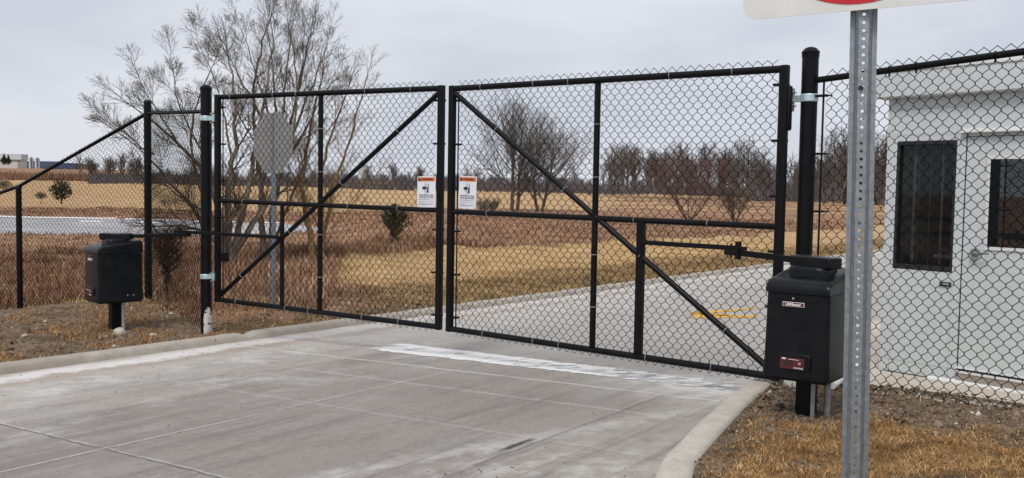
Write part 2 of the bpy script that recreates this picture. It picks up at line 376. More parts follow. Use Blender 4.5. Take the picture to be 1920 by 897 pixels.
# ------------------------------------------------------------------ roadway
def road_material():
    t = NT('salt_stained_concrete'); uv = t.n('ShaderNodeUVMap'); sx = t.n('ShaderNodeSeparateXYZ'); t.l(uv.outputs[0], sx.inputs[0]); s, d = sx.outputs[0], sx.outputs[1]
    n1 = t.noise(.9, 5, .6); n2 = t.noise(7, 6, .7); n3 = t.noise(160, 3, .6); st = t.noise(1, 6, .65, t.scalevec((.8, 3.6, 1), uv.outputs[0])); st2 = t.noise(1, 4, .7, t.scalevec((2.5, 22, 1), uv.outputs[0]))
    c = t.mix(t.rng(st, .38, .62), (.185, .165, .150), (.345, .318, .290)); c = t.mix(t.rng(n1, .38, .62, 0, .55), c, (.37, .352, .33))
    c = t.mix(t.rng(n2, .5, .75, 0, .4), c, (.19, .172, .16)); c = t.mix(t.rng(st2, .5, .75, 0, .35), c, (.42, .40, .38))
    c = t.mix(t.rng(n3, .55, .72, 0, .45), c, (.48, .46, .43)); c = t.mix(t.rng(n3, .45, .3, 0, .4), c, (.17, .155, .15))
    g1 = t.noise(48, 5, .75, t.scalevec((.6, 1.6, 1), uv.outputs[0])); g2 = t.noise(2.3, 4, .6); g3 = t.noise(17, 6, .75, t.scalevec((.9, 1.1, 1), uv.outputs[0])); sp_ = t.noise(85, 3, .8)
    c = t.mix(t.rng(g1, .50, .66, 0, .42), c, (.47, .44, .41)); c = t.mix(t.rng(g1, .50, .36, 0, .42), c, (.15, .136, .128)); c = t.mix(t.rng(g3, .52, .66, 0, .48), c, (.16, .145, .133)); c = t.mix(t.rng(g3, .48, .36, 0, .38), c, (.45, .425, .39)); g4 = t.noise(5.5, 6, .75, t.scalevec((.85, 1.2, 1), uv.outputs[0])); c = t.mix(t.rng(sp_, .60, .70, 0, .6), c, (.55, .52, .48)); c = t.mix(t.rng(sp_, .40, .32, 0, .6), c, (.11, .10, .09)); c = t.mix(t.rng(g4, .52, .68, 0, .45), c, (.19, .17, .155)); c = t.mix(t.rng(g4, .46, .34, 0, .35), c, (.43, .405, .37))
    c = t.mix(t.rng(g2, .42, .62, .0, .5), c, t.mix(.5, c, (.36, .30, .285))); c = t.mix(t.rng(g2, .48, .34, .0, .5), c, t.mix(.5, c, (.29, .30, .28)))
    wv = t.math('MULTIPLY', t.math('SUBTRACT', n1, .5), .5)
    # lighter, sandier concrete by the right kerb and past the gate
    right = t.rng(t.math('ADD', d, wv), -4.4, -5.3); c = t.mix(t.math('MULTIPLY', right, t.rng(s, -1, -3)), c, t.mix(t.rng(n2, .3, .7), (.29, .27, .245), (.385, .36, .325)))
    past = t.rng(t.math('ADD', s, wv), -3.3, -2.4); c = t.mix(t.math('MULTIPLY', past, .65), c, (.41, .39, .37))
    lane = t.math('MULTIPLY', t.rng(t.math('ABSOLUTE', t.math('ADD', t.math('ADD', d, wv), 3.5)), 2.1, .9), t.rng(s, -3.4, -4.4)); c = t.mix(t.math('MULTIPLY', lane, t.rng(st, .35, .65, .15, .62)), c, (.215, .192, .178))
    # salt / dust film towards the left gutter
    film = t.math('MULTIPLY', t.rng(t.math('ADD', d, t.math('MULTIPLY', t.math('SUBTRACT', st, .5), 2.2)), -2.0, -.35, 0, 1), t.rng(n2, .25, .6, .45, 1)); c = t.mix(t.math('MULTIPLY', film, .62), c, (.53, .505, .47))
    blot = t.math('MULTIPLY', t.rng(t.noise(1.6, 6, .75), .52, .64), t.rng(d, -3.6, -.8)); c = t.mix(t.math('MULTIPLY', blot, .55), c, (.60, .59, .57))
    # thick white residue lying in the gutter
    e = t.math('ADD', t.math('MULTIPLY', t.math('SUBTRACT', n2, .5), .42), t.math('MULTIPLY', t.math('SUBTRACT', n1, .5), .4))
    gut = t.math('MULTIPLY', t.rng(t.math('ADD', d, e), -.42, -.30), t.rng(t.math('ADD', d, e), -.04, -.15)); gut = t.math('MULTIPLY', gut, t.rng(n2, .30, .42, .3, 1)); gut = t.math('MULTIPLY', gut, t.rng(s, -3.0, -4.4, .22, .9)); gut = t.math('MULTIPLY', gut, t.rng(g3, .38, .56, .45, 1)); gut = t.math('MULTIPLY', gut, t.rng(n3, .35, .5, .6, 1))
    c = t.mix(gut, c, (.72, .71, .69))
    mud = t.math('MULTIPLY', t.rng(t.math('ADD', d, e), -.66, -.50), t.rng(t.math('ADD', d, e), -.36, -.44)); c = t.mix(t.math('MULTIPLY', mud, .6), c, (.33, .27, .21))
    # white scuff running beside the right lane joint, white bloom at the corner by the gate
    q = t.math('ADD', t.math('ADD', d, t.math('MULTIPLY', s, .34)), t.math('MULTIPLY', t.math('SUBTRACT', n2, .5), .45)); q = t.math('ABSOLUTE', t.math('ADD', q, 6.55))
    sc = t.math('MULTIPLY', t.rng(q, .13, .0), t.rng(s, -3.9, -4.4)); sc = t.math('MULTIPLY', sc, t.rng(g4, .35, .6, .25, 1)); c = t.mix(t.math('MULTIPLY', sc, .5), c, (.62, .61, .59))
    q2 = t.math('MULTIPLY', t.rng(t.math('ABSOLUTE', t.math('ADD', s, 3.55)), .75, .1), t.rng(t.math('ADD', d, wv), -3.9, -4.7)); c = t.mix(t.math('MULTIPLY', q2, t.rng(n2, .35, .6, .2, .9)), c, (.66, .65, .63))
    q3 = t.math('MULTIPLY', t.rng(t.math('ADD', s, wv), -7.9, -7.0), t.rng(t.math('ADD', s, wv), -5.0, -6.2)); q3 = t.math('MULTIPLY', q3, t.rng(t.math('ADD', d, wv), -4.2, -5.0)); c = t.mix(t.math('MULTIPLY', q3, t.rng(n2, .45, .65, 0, .5)), c, (.6, .59, .57))
    # joints
    jn = t.math('MULTIPLY', t.math('SUBTRACT', t.noise(3.5, 7, .75), .5), .07); H = []
    def joint(ax, k, w, colr, amt, lo=None, hi=None, oth=None):
        nonlocal c
        v = t.math('ABSOLUTE', t.math('SUBTRACT', t.math('ADD', ax, jn), k)); f = t.rng(v, w, w*.45, 0, amt)
        if lo is not None: f = t.math('MULTIPLY', f, t.rng(oth, lo-.01, lo))
        if hi is not None: f = t.math('MULTIPLY', f, t.rng(oth, hi+.01, hi))
        f = t.math('MULTIPLY', f, t.rng(n2, .28, .5, .35, 1)); c = t.mix(f, c, colr)
    W = (.58, .57, .55); K = (.10, .092, .085)
    joint(s, -3.97, .026, W, .66); joint(s, -3.935, .008, K, .5)
    joint(s, -4.62, .022, W, .55, -5.2, -.8, d); joint(s, -4.62, .007, K, .6, -5.2, -.8, d)
    joint(s, -5.55, .022, W, .25); joint(s, -5.56, .006, K, .25)
    joint(s, -7.03, .017, W, .4); joint(s, -7.045, .011, K, .95)
    joint(s, -9.6, .02, K, .8); joint(s, 1.2, .012, K, .5); joint(s, 5.4, .012, K, .5); joint(s, 9.6, .012, K, .5); joint(s, 14, .015, K, .5)
    joint(d, -2.86, .014, W, .55, None, -3.9, s); joint(d, -2.875, .010, K, .8, None, -4.9, s); joint(d, -2.87, .006, K, .6, -4.9, 30, s)
    sk = t.math('MULTIPLY', t.rng(t.noise(1, 5, .7, t.scalevec((.35, 6, 1), uv.outputs[0])), .50, .66), t.rng(s, -3.4, -4.6)); c = t.mix(t.math('MULTIPLY', sk, t.math('MULTIPLY', .62, t.rng(d, -1.2, -2.4))), c, (.15, .135, .125)); joint(d, -4.72, .009, K, .7, -6.2, -4, s); joint(d, -6.6, .01, K, .5); joint(d, -.58, .008, K, .45, -3, 40, s)
    # a short dark tar scab on the lane joint
    bx = t.math('MULTIPLY', t.rng(t.math('ABSOLUTE', t.math('ADD', t.math('ADD', d, jn), 4.66)), .030, .012), t.rng(t.math('ABSOLUTE', t.math('ADD', t.math('ADD', s, jn), 5.72)), .20, .10)); c = t.mix(t.math('MULTIPLY', bx, t.rng(n2, .3, .4)), c, (.07, .068, .07))
    t.col(c); t.set(Roughness=t.rng(n2, .3, .7, .72, .9)); t.b.inputs['Specular IOR Level'].default_value = .3
    t.bump(t.math('ADD', t.math('MULTIPLY', n3, .6), n2), .35, .006); return t.m
M['road'] = road_material()
s_ = np.concatenate([np.arange(-24, 30, .25), np.arange(30, 62, 1)]); d_ = np.arange(0, -16.1, -.25); S, D_ = np.meshgrid(s_, d_, indexing='ij'); X, Y = XY(S, D_)
road = npmesh('roadway', np.stack([X, Y, road_z(S, D_)], -1).reshape(-1, 3), grid_faces(len(s_), len(d_))[:, ::-1], M['road']); tag(road, kind='structure')
uv = road.data.uv_layers.new(name='UVMap'); li = np.empty(len(road.data.loops), np.int32); road.data.loops.foreach_get('vertex_index', li)
uv.data.foreach_set('uv', np.stack([S.ravel()[li], D_.ravel()[li]], -1).astype(np.float32).ravel())
# kerbs
t = NT('kerb_concrete'); n2 = t.noise(6, 6, .7); n3 = t.noise(120, 3, .6); n1 = t.noise(1.1, 4)
c = t.mix(t.rng(n2, .35, .68), (.335, .305, .26), (.47, .435, .38)); c = t.mix(t.rng(n1, .5, .62, 0, .5), c, (.31, .27, .22)); c = t.mix(t.rng(n3, .5, .7, 0, .5), c, (.24, .215, .19)); c = t.mix(t.rng(t.noise(3.3, 6, .75), .60, .66, 0, .7), c, (.15, .115, .085))
t.col(c); t.set(Roughness=.9); t.bump(t.math('ADD', n2, n3), .5, .006); M['kerb'] = t.m
t = NT('pad_concrete'); n2 = t.noise(3, 6, .7); n3 = t.noise(90, 3, .6)
c = t.mix(t.rng(n2, .35, .68), (.50, .45, .375), (.58, .53, .45)); c = t.mix(t.rng(n3, .6, .7, 0, .4), c, (.3, .26, .2)); t.col(c); t.set(Roughness=.9); t.bump(n3, .3, .004); M['pad'] = t.m
t = NT('pale_kerb_concrete'); n2 = t.noise(6, 6, .7); n3 = t.noise(120, 3, .6)
c = t.mix(t.rng(n2, .35, .68), (.43, .395, .345), (.55, .515, .455)); c = t.mix(t.rng(n3, .5, .7, 0, .5), c, (.3, .27, .235)); c = t.mix(t.rng(t.noise(3.3, 6, .75), .60, .66, 0, .7), c, (.2, .16, .12)); t.col(c); t.set(Roughness=.9); t.bump(t.math('ADD', n2, n3), .5, .006); M['kerb2'] = t.m
def kerb_left():
    s_ = np.arange(-24, 60, .11); prof = [(-.004, -.03), (.004, .045), (.022, .066), (.05, .072), (.13, .072), (.16, .060), (.17, -.15)]
    V = []
    for si in s_:
        x0, y0 = XY(si, 0); j = .0012*math.sin(si*5.1)+.0014*math.sin(si*1.7)+.001*math.sin(si*17.3)
        cut = -.045*math.exp(-((si+3.62)/.05)**2)
        for dd, zz in prof:
            x, y = XY(si, dd+j*.6); V.append((x, y, float(road_z(si, 0))+zz+(j+cut if zz > .03 else 0)))
    npf = len(prof); F = grid_faces(len(s_), npf)
    return npmesh('kerb', np.array(V), F, M['kerb'], smooth=True)
tag(kerb_left(), kind='structure')
def kerb_right():
    pts = np.array(RC[1:]+[(2.02, 7.02), (2.16, 7.12)]); seg = np.r_[0, np.cumsum(np.hypot(*np.diff(pts, axis=0).T))]; q = np.arange(0, seg[-1], .06)
    # smooth the survey line a little
    xs = np.interp(q, seg, pts[:, 0]); ys = np.interp(q, seg, pts[:, 1]); k = np.hanning(13); k /= k.sum()
    xs = np.convolve(np.pad(xs, 6, 'edge'), k, 'valid'); ys = np.convolve(np.pad(ys, 6, 'edge'), k, 'valid')
    dx = np.gradient(xs); dy = np.gradient(ys); L = np.hypot(dx, dy); nx, ny = dy/L, -dx/L
    prof = [(-.012, -.03), (.002, .075), (.018, .098), (.045, .106), (.135, .108), (.165, .096), (.175, -.1)]; V = []
    for i in range(len(q)):
        for o_, z in prof:
            x = xs[i]+nx[i]*o_; y = ys[i]+ny[i]*o_; s0, d0 = SD(xs[i], ys[i]); V.append((x, y, float(road_z(s0, d0))+z+(.004*math.sin(q[i]*7) if z > 0 else 0)))
    return npmesh('kerb', np.array(V), grid_faces(len(q), len(prof))[:, ::1], M['kerb2'], smooth=True)
tag(kerb_right(), kind='structure')
# painted markings (thin sheets)
def paint_mat(name, colr, lo, hi, sc):
    t = NT(name); n = t.noise(sc, 7, .78, t.scalevec((.8, 1.6, 1))); n2 = t.noise(60, 4, .7); t.col(t.mix(t.rng(n2, .35, .7), colr, tuple(q*.8 for q in colr)))
    uv = t.n('ShaderNodeUVMap'); sx = t.n('ShaderNodeSeparateXYZ'); t.l(uv.outputs[0], sx.inputs[0]); u, v = sx.outputs[0], sx.outputs[1]
    edge = t.math('MULTIPLY', t.rng(t.math('ABSOLUTE', t.math('SUBTRACT', v, .5)), .5, .36), t.rng(t.math('ABSOLUTE', t.math('SUBTRACT', u, .5)), .5, .42))
    wear = t.rng(u, .30, .95, 0, .10)
    m = t.math('ADD', t.math('SUBTRACT', n, wear), t.math('MULTIPLY', t.math('SUBTRACT', edge, 1), .25)); t.set(Alpha=t.rng(m, lo, hi), Roughness=.75); return t.m
M['paintw'] = paint_mat('worn_white_paint', (.80, .79, .78), .36, .43, 6.0); M['painty'] = paint_mat('worn_yellow_paint', (.72, .42, .05), .30, .42, 8.0)
def sheet(name, quads, mat):
    bm = bmesh.new(); ul = bm.loops.layers.uv.new('UVMap')
    for q in quads:
        vs = []
        for s0, d0 in q: x, y = XY(s0, d0); vs.append(bm.verts.new((x, y, float(road_z(s0, d0))+.004)))
        f = bm.faces.new(vs)
        for l, w in zip(f.loops, [(0, 0), (1, 0), (1, 1), (0, 1)]): l[ul].uv = w
        if f.normal.z < 0: f.normal_flip()
    me = bpy.data.meshes.new(name); bm.to_mesh(me); bm.free(); me.materials.append(mat); return tag(link(bpy.data.objects.new(name, me)), kind='structure')
sheet('stop_line', [[(-3.52, -1.25), (-3.66, -5.3), (-3.22, -5.3), (-2.98, -1.25)]], M['paintw'])
sheet('yellow_marking', [[(.58, -2.86), (1.06, -3.62), (1.38, -3.5), (1.06, -2.80)], [(1.0, -2.75), (2.25, -3.28), (2.32, -3.12), (1.25, -2.60)], [(.95, -2.68), (1.05, -3.2), (1.35, -3.2), (1.3, -2.68)]], M['painty'])
# pad under the booth
p0 = Vector((PADF[0], PADF[1], 0)); nb = 24; Pq = [p0+BD*(9*i/nb) for i in range(nb+1)]; Pm = [p0+BN*.95+BD*(9*i/nb) for i in range(nb+1)]; Pb = [p0+BN*5+BD*(9*i/nb) for i in range(nb+1)]; Pm[0] = Vector((2.16, 7.25, 0)); Pb[0] = Vector((3.3, 11.6, 0)); Pq += Pm+Pb
mb = MB(); vs = []
for p in Pq: s0, d0 = SD(p.x, p.y); vs.append((p.x, p.y, float(road_z(s0, d0))+.008))
mb.add(vs, [(r_*(nb+1)+i, r_*(nb+1)+i+1, (r_+1)*(nb+1)+i+1, (r_+1)*(nb+1)+i) for r_ in range(2) for i in range(nb)])
tag(mb.build('concrete_pad', M['pad']), kind='structure')
# frozen pond
t = NT('grey_pond_ice'); n = t.noise(.12, 5, .6, t.scalevec((1, 3, 1))); n2 = t.noise(.35, 6, .7, t.scalevec((.4, 2.5, 1)))
t.col(t.mix(t.rng(n2, .35, .7), (.22, .205, .21), (.43, .42, .42))); t.set(Roughness=t.rng(n, .4, .6, .25, .5)); t.b.inputs['Specular IOR Level'].default_value = .5; M['ice'] = t.m
zp = -1.78
mb = MB(); K = 72; mb.add([(POND[0]+POND[2]*1.12*math.cos(a), POND[1]+POND[3]*1.25*math.sin(a)-.08*(POND[0]+POND[2]*math.cos(a)+40), zp) for a in [2*math.pi*i/K for i in range(K)]], [tuple(range(K))])
tag(mb.build('pond', M['ice']), kind='structure')
t = NT('snowy_shore_ice'); t.col((.8, .81, .83)); t.set(Roughness=.6); M['snow'] = t.m
mb = MB()
for x0, x1, yy, w in [(-95, -33, 77.6, .9), (-32, -27, 77., .5), (-25.5, -22, 76.5, .35), (-20, -18, 76., .3), (-33, -31, 71, .3), (-29, -26.5, 71.5, .25)]:
    n = max(4, int((x1-x0)/1.2)); up = []; dn = []
    for i in range(n+1):
        x = x0+(x1-x0)*i/n; y = yy-.08*(x+40)*1.0+.5*math.sin(x*.35)+.25*math.sin(x*1.3); ww = w*(.5+.5*abs(math.sin(x*.8+2)))*math.sin(math.pi*min(1, (i+.3)/n*.94))
        dn.append((x, y, zp+.06)); up.append((x, y+ww, zp+.12))
    mb.add(dn+up, [(i, i+1, n+2+i, n+1+i) for i in range(n)])
tag(mb.build('shore_ice', M['snow']), kind='structure')
# ------------------------------------------------------------------ chain-link cloth, gate, fences
def chain(name, A, e, L, zb, zt, parent, off=0., D=.073, H=.082, r=.0022, sag=.0):
    """woven wire cloth: every wire is a zigzag that hooks into its neighbour. zb, zt are functions of u (bottom/top edge heights)"""
    e = Vector(e).normalized(); N = Vector((e.y, -e.x, 0)); A = np.array([A[0], A[1], 0.]); E_ = np.array(e); Nn = np.array(N)
    n = int(L/(D/2)); Vs = []; Fs = []; base = 0
    for i in range(n):
        x0 = i*D/2; x1 = x0+D/2; um = (x0+x1)/2; b = zb(um); tp = zt(um); K = max(2, int((tp-b)/(H/2)+.5)); h = (tp-b)/K
        P_ = []
        for k in range(K+1):
            side = (k+i) % 2; x = x1+.0022 if side else x0-.0022; z = b+k*h
            dd = .0022 if side else -.0022
            if 0 < k < K: P_ += [(x, z-.14*h, dd*.9), (x, z+.14*h, -dd*.9)]
            else: P_ += [(x, z, 0.)]
        P_ = np.array(P_)
        U_ = P_[:, 0]; Z_ = P_[:, 1]; jx = .0035*np.sin(Z_*4.3+U_*1.7)+.002*np.sin(Z_*11.-U_*5.)+.0012*np.sin(Z_*31+U_*17); P_[1:-1, 1] += (.004*np.sin(U_*3.1+Z_*2.3)+.0022*np.sin(U_*9.3-Z_*6.)+.0012*np.sin(U_*41+Z_*23))[1:-1]; P_[:, 2] += .006*np.sin(U_*2.9+Z_*3.7)*np.sin(np.pi*np.clip((Z_-b)/(tp-b), 0, 1))
        pts = A+np.outer(P_[:, 0]+jx, E_)+np.outer(P_[:, 2]+off, Nn); pts[:, 2] = P_[:, 1]
        t_ = np.gradient(pts, axis=0); t_ /= np.linalg.norm(t_, axis=1)[:, None]
        s1 = np.cross(t_, Nn); s1 /= np.linalg.norm(s1, axis=1)[:, None]; s2 = np.broadcast_to(Nn, s1.shape)
        ring = np.stack([pts+s1*r, pts+s2*r, pts-s1*r, pts-s2*r], 1); m = len(pts)
        Vs.append(ring.reshape(-1, 3)); a = base+4*np.arange(m-1)[:, None]+np.arange(4)[None]; b2 = base+4*np.arange(m-1)[:, None]+(np.arange(4)[None]+1) % 4
        Fs.append(np.stack([a, b2, b2+4, a+4], -1).reshape(-1, 4)); base += 4*m
    o = npmesh(name, np.concatenate(Vs), np.concatenate(Fs), M['wire'], smooth=True)
    return setpar(o, parent)
def ring_tie(parent, c, axis, R, r=.0022, name='wire_tie', tail=None):
    axis = Vector(axis).normalized(); a = axis.orthogonal().normalized(); b = axis.cross(a); c = Vector(c)
    mb = MB(); pts = [c+(a*math.cos(q)+b*math.sin(q))*R+axis*(.006*q/6.28-.003) for q in [2*math.pi*k/14 for k in range(15)]]; mb.tube(pts, r, 6)
    if tail: mb.tube([pts[0], pts[0]+Vector(tail)*.5+Vector((.004, 0, .002)), pts[0]+Vector(tail)], r, 6)
    return mb.build(name, M['tie'], parent, smooth=True)
def gate_leaf(label, A, B, zA, zB, brace_up_at, uv_mid, u_short, thick_short, hinge_end, mesh_end=.045):
    """A hinge-or-left end, B right end on plan; zA=(bottom, top) at A; zB at B. brace_up_at: 'B' or 'A' = end where the brace meets the top"""
    A = Vector((A[0], A[1], 0)); B = Vector((B[0], B[1], 0)); e = (B-A); L = e.length; e.normalize(); N = Vector((e.y, -e.x, 0))
    def zb(u): return zA[0]+(zB[0]-zA[0])*u/L
    def zt(u): return zA[1]+(zB[1]-zA[1])*u/L
    def Q(u, fz, off=0.): z = zb(u)+(zt(u)-zb(u))*fz; p = A+e*u+N*off; return Vector((p.x, p.y, z))
    g = empty('gate_leaf', (A.x, A.y, zb(0)), label, 'gate', group='two leaves of the black swing gate')
    R = .0255; br = R/(zt(0)-zb(0))
    def tube(nm, p, q, r=R, n=16): return MB().tube([p, q], r, n).build(nm, M['black'], g, smooth=True)
    tube('top_rail', Q(0, 1-br), Q(L, 1-br)); tube('bottom_rail', Q(0, br), Q(L, br))
    for u in (R, L-R):
        MB().box(Q(u, .5), (.054, .054, (zt(u)-zb(u))), Matrix.Rotation(math.atan2(e.y, e.x), 3, 'Z')).build('stile', M['black'], g, bevel=.008, seg=3)
    fm = .492; tube('middle_rail', Q(2*R, fm), Q(L-2*R, fm), .0225)
    tube('upright', Q(uv_mid*L, br*2), Q(uv_mid*L, 1-br*2), .0245)
    if thick_short:
        MB().box((Q(u_short*L, br*2)+Q(u_short*L, fm-.01))/2, (.060, .050, (Q(0, fm)-Q(0, br*2)).z), Matrix.Rotation(math.atan2(e.y, e.x), 3, 'Z')).build('arm_upright', M['black'], g, bevel=.008, seg=3)
    else: tube('arm_upright', Q(u_short*L, br*2), Q(u_short*L, fm), .0215)
    if brace_up_at == 'B': a, b = Q(2*R, 2.5*br, -.0), Q(L-2*R, 1-2.5*br, -.0)
    else: a, b = Q(L-2*R, 2.5*br, 0), Q(2*R, 1-2.5*br, 0)
    tube('brace', a, b, .0225)
    # cloth hangs on the far face of the frame
    o_ = -.030
    m0, m1 = (.075, L-.075)
    A2 = A+e*m0; chain('chain_link_mesh', A2, e, m1-m0, lambda u: zb(u+m0)-.028, lambda u: zt(u+m0)+.044, g, off=o_)
    for u, sg in ((m0-.004, -1), (m1+.004, 1)):
        MB().box((Q(u, .5, o_)), (.014, .006, (zt(u)-zb(u))-.08), Matrix.Rotation(math.atan2(e.y, e.x), 3, 'Z')).build('tension_bar', M['black'], g, bevel=.002, seg=1)
        for k in range(6):
            fz = .06+.88*k/5; us = R if sg < 0 else L-R
            mb = MB(); mb.box((Q((us+u)/2+sg*-.006, fz, o_*.5)), (abs(u-us)+.055, .058, .016), Matrix.Rotation(math.atan2(e.y, e.x), 3, 'Z')); ub = u-sg*.016
            mb.tube([Q(ub, fz, .018), Q(ub, fz, -.045)], .0055, 8); mb.build('tension_band', M['black'], g, bevel=.002, seg=1)
    # wire ties
    for u in (.10*L, .315*L, .42*L, .69*L, .87*L):
        ring_tie(g, Q(u+RNG.uniform(-.08, .08), 1-br), e, R+.003, tail=(RNG.uniform(-.01, .02), 0, -.02)); ring_tie(g, Q(u+RNG.uniform(-.12, .12), br), e, R+.003, tail=(.004, 0, -.012))
    for u in (.13*L, .62*L, .83*L): ring_tie(g, Q(u+RNG.uniform(-.06, .06), fm), e, .0255)
    for fz in (.17, .36, .64, .83): ring_tie(g, Q(uv_mid*L, fz), (0, 0, 1), .0275, tail=tuple(e*.02))
    for k in (.12, .36, .6, .84):
        ring_tie(g, a.lerp(b, k), b-a, .0255)
    return g, Q, e, N, L
GL = ((-3.07, 9.665), (-.612, 8.155)); GR = ((-.555, 8.140), (1.835, 6.307))
gateL, QL, eL, NL, LL = gate_leaf('left leaf of the black chain-link swing gate, brace rising towards the centre', *GL, (CZ-1.239, CZ+.901), (CZ-1.263, CZ+.876), 'B', .503, .329, False, 'A')
gateR, QR, eR, NR, LR = gate_leaf('right leaf of the black chain-link swing gate, brace falling towards the large opener', *GR, (CZ-1.270, CZ+.870), (CZ-1.288, CZ+.852), 'A', .500, .636, True, 'B')
# latch box on the left leaf near its hinge side
mb = MB(); p = P(422, 482, 9.58); mb.box(p, (.07, .05, .095), Matrix.Rotation(math.atan2(eL.y, eL.x), 3, 'Z')); mb.tube([p-eL*.16, p+eL*.02], .008, 8); mb.build('latch_box', M['black'], gateL, bevel=.008)
# hinge pad on the right leaf stile
q = QR(LR+.012, .865); MB().box(q, (.03, .05, .30), Matrix.Rotation(math.atan2(eR.y, eR.x), 3, 'Z')).build('hinge_pad', M['black'], gateR, bevel=.012, seg=2)

def post(label, x, y, zb, zt, r, name='gate_post', cat='gate post', group=None, flare=True):
    g = empty(name, (x, y, zb), label, cat, group=group)
    mb = MB(); mb.tube([(x, y, zb-.3), (x, y, zt-.06)], r, 28); 
    for q in (.25, .62): z = zb+(zt-zb)*q; mb.tube([(x, y, z-.011), (x, y, z+.011)], r+.0025, 28)
    mb.build('shaft', M['black'], g, smooth=True)
    MB().lathe((x, y, zt-.085), [(r+.003, .02), (r+.0035, .045), (r+.0055, .050), (r+.0055, .056), (r*.98, .060), (r*.88, .070), (r*.66, .080), (r*.36, .087), (.004, .089)], 28).build('cap', M['black'], g, smooth=True)
    return g
def hinge(g, c, r, toward, name='hinge'):
    """galvanised clamp ring with two ears and a gudgeon toward the gate leaf"""
    c = Vector(c); tw = Vector(toward).normalized(); mb = MB(); sd = Vector((-tw.y, tw.x, 0))
    mb.lathe(c-Vector((0, 0, .026)), [(r+.001, 0), (r+.005, .002), (r+.005, .05), (r+.001, .052)], 28)
    R3 = Matrix(((tw.x, sd.x, 0), (tw.y, sd.y, 0), (0, 0, 1)))
    mb.box(c+tw*(r+.03), (.07, .030, .046), R3); mb.box(c+tw*(r+.075), (.03, .052, .075), R3)
    mb.box(c-sd*(r+.006)*1, (.028, .012, .05), R3)
    h = mb.build(name, M['zinc'], g, bevel=.003)
    mb = MB(); k = c+tw*(r+.055)
    for dz in (-.045, .045): mb.tube([k+Vector((0, 0, dz))-sd*.04, k+Vector((0, 0, dz))+sd*.04], .008, 8); mb.tube([k+Vector((0, 0, dz))+sd*.036, k+Vector((0, 0, dz))+sd*.05], .013, 6)
    mb.tube([k-Vector((0, 0, .085)), k+Vector((0, 0, .07))], .009, 8)
    mb.build('hinge_bolt', M['steel'], h)
    return h
PLX, PLY = -3.19, 9.72; PRX, PRY = 1.985, 6.33
zPL = ground(PLX, PLY); zPR = ground(PRX, PRY)
gpL = post('thick black gate post beside the left leaf, peeling white patch at its foot', PLX, PLY, zPL, CZ+1.005, .057, group='two thick gate posts')
gpR = post('thick black steel gate post behind the large opener with pale blue hinge near its top', PRX, PRY, zPR, CZ+.973, .0545, group='two thick gate posts')
hinge(gpL, (PLX, PLY, CZ+.66), .057, eL); hinge(gpL, (PLX, PLY, CZ-.98), .057, eL)
hinge(gpR, (PRX, PRY, CZ+.635), .0545, -eR); hinge(gpR, (PRX, PRY, CZ-.98), .0545, -eR)
# peeling sleeve pieces at the post feet
def sleeve(g, x, y, z, r, h, a0, a1, name='peeling_paint_patch'):
    mb = MB(); n = 14; vs = []; fs = []
    for i in range(n+1):
        a = a0+(a1-a0)*i/n; top = h*(.55+.45*math.sin(math.pi*(i/n)**.7)); 
        for zz in (-.1, top):
            for rr in (r+.002, r+.006): vs.append((x+rr*math.cos(a), y+rr*math.sin(a), z+zz))
    for i in range(n): b = i*4; fs += [(b+1, b+5, b+7, b+3), (b+2, b+3, b+7, b+6), (b, b+2, b+6, b+4)]
    fs += [(0, 1, 3, 2), (n*4, n*4+2, n*4+3, n*4+1)]
    return mb.add(vs, fs).build(name, M['peel'], g)
sleeve(gpL, PLX, PLY, zPL, .057, .27, -1.7, .2)
mb = MB(); mb.tube([(PRX-.06, PRY-.03, zPR-.1), (PRX-.06, PRY-.03, zPR+.22)], .062, 16); mb.build('peeling_sleeve', M['peel'], gpR, smooth=True)
mb = MB(); mb.tube([(PRX-.06, PRY-.03, zPR+.075), (PRX-.06, PRY-.03, zPR+.092)], .066, 16); mb.build('strap', M['black'], gpR, smooth=True)

# left fence run: a level bay up to the gate post, then bays falling down the pond bank
P1 = Vector((-4.765, 12.2, 0)); P2 = Vector((-7.035, 13.3, 0)); sd_ = (P2-P1); P3 = P1+sd_*2.0; P4 = P1+sd_*3.0
fn = empty('chain_link_fence', (P1.x, P1.y, 0), 'black chain-link fence on the left, top rail sloping down the bank towards the pond', 'fence')
zp1 = CZ-1.607
def fpost(g, p, zb, zt, r):
    mb = MB(); mb.tube([(p.x, p.y, zb-.4), (p.x, p.y, zt-.04)], r, 20); o = mb.build('post', M['black'], g, smooth=True)
    MB().lathe((p.x, p.y, zt-.045), [(r+.003, 0), (r+.004, .02), (r*.9, .034), (r*.5, .046), (.003, .05)], 20).build('post_cap', M['black'], o, smooth=True); return o
fpost(fn, P1, zp1, CZ+1.055, .047); rl = [CZ+.885, CZ-.105]; sl = rl[1]-rl[0]
fpost(fn, P2, CZ-1.953, rl[1]+.02, .040); fpost(fn, P3, ground(P3.x, P3.y), rl[1]+sl*.62, .040)
eF = sd_.normalized(); Lb = sd_.length
MB().tube([P1+Vector((0, 0, rl[0])), P2+Vector((0, 0, rl[1]))], .024, 14).build('top_rail', M['black'], fn, smooth=True)
MB().tube([P2+Vector((0, 0, rl[1])), P3+Vector((0, 0, rl[1]+sl*.62))], .024, 14).build('top_rail', M['black'], fn, smooth=True)
chain('chain_link_mesh', P1, eF, Lb, lambda u: min(CZ-1.60-.36*u/Lb, ground((P1+eF*u).x, (P1+eF*u).y)+.02), lambda u: rl[0]+sl*u/Lb+.06, fn, off=.03, D=.071, H=.080, r=.0025)
chain('chain_link_mesh', P2, eF, Lb, lambda u: CZ-1.96-.3*u/Lb, lambda u: rl[1]+sl*.62*u/Lb+.06, fn, off=.03, D=.071, H=.080, r=.0025)
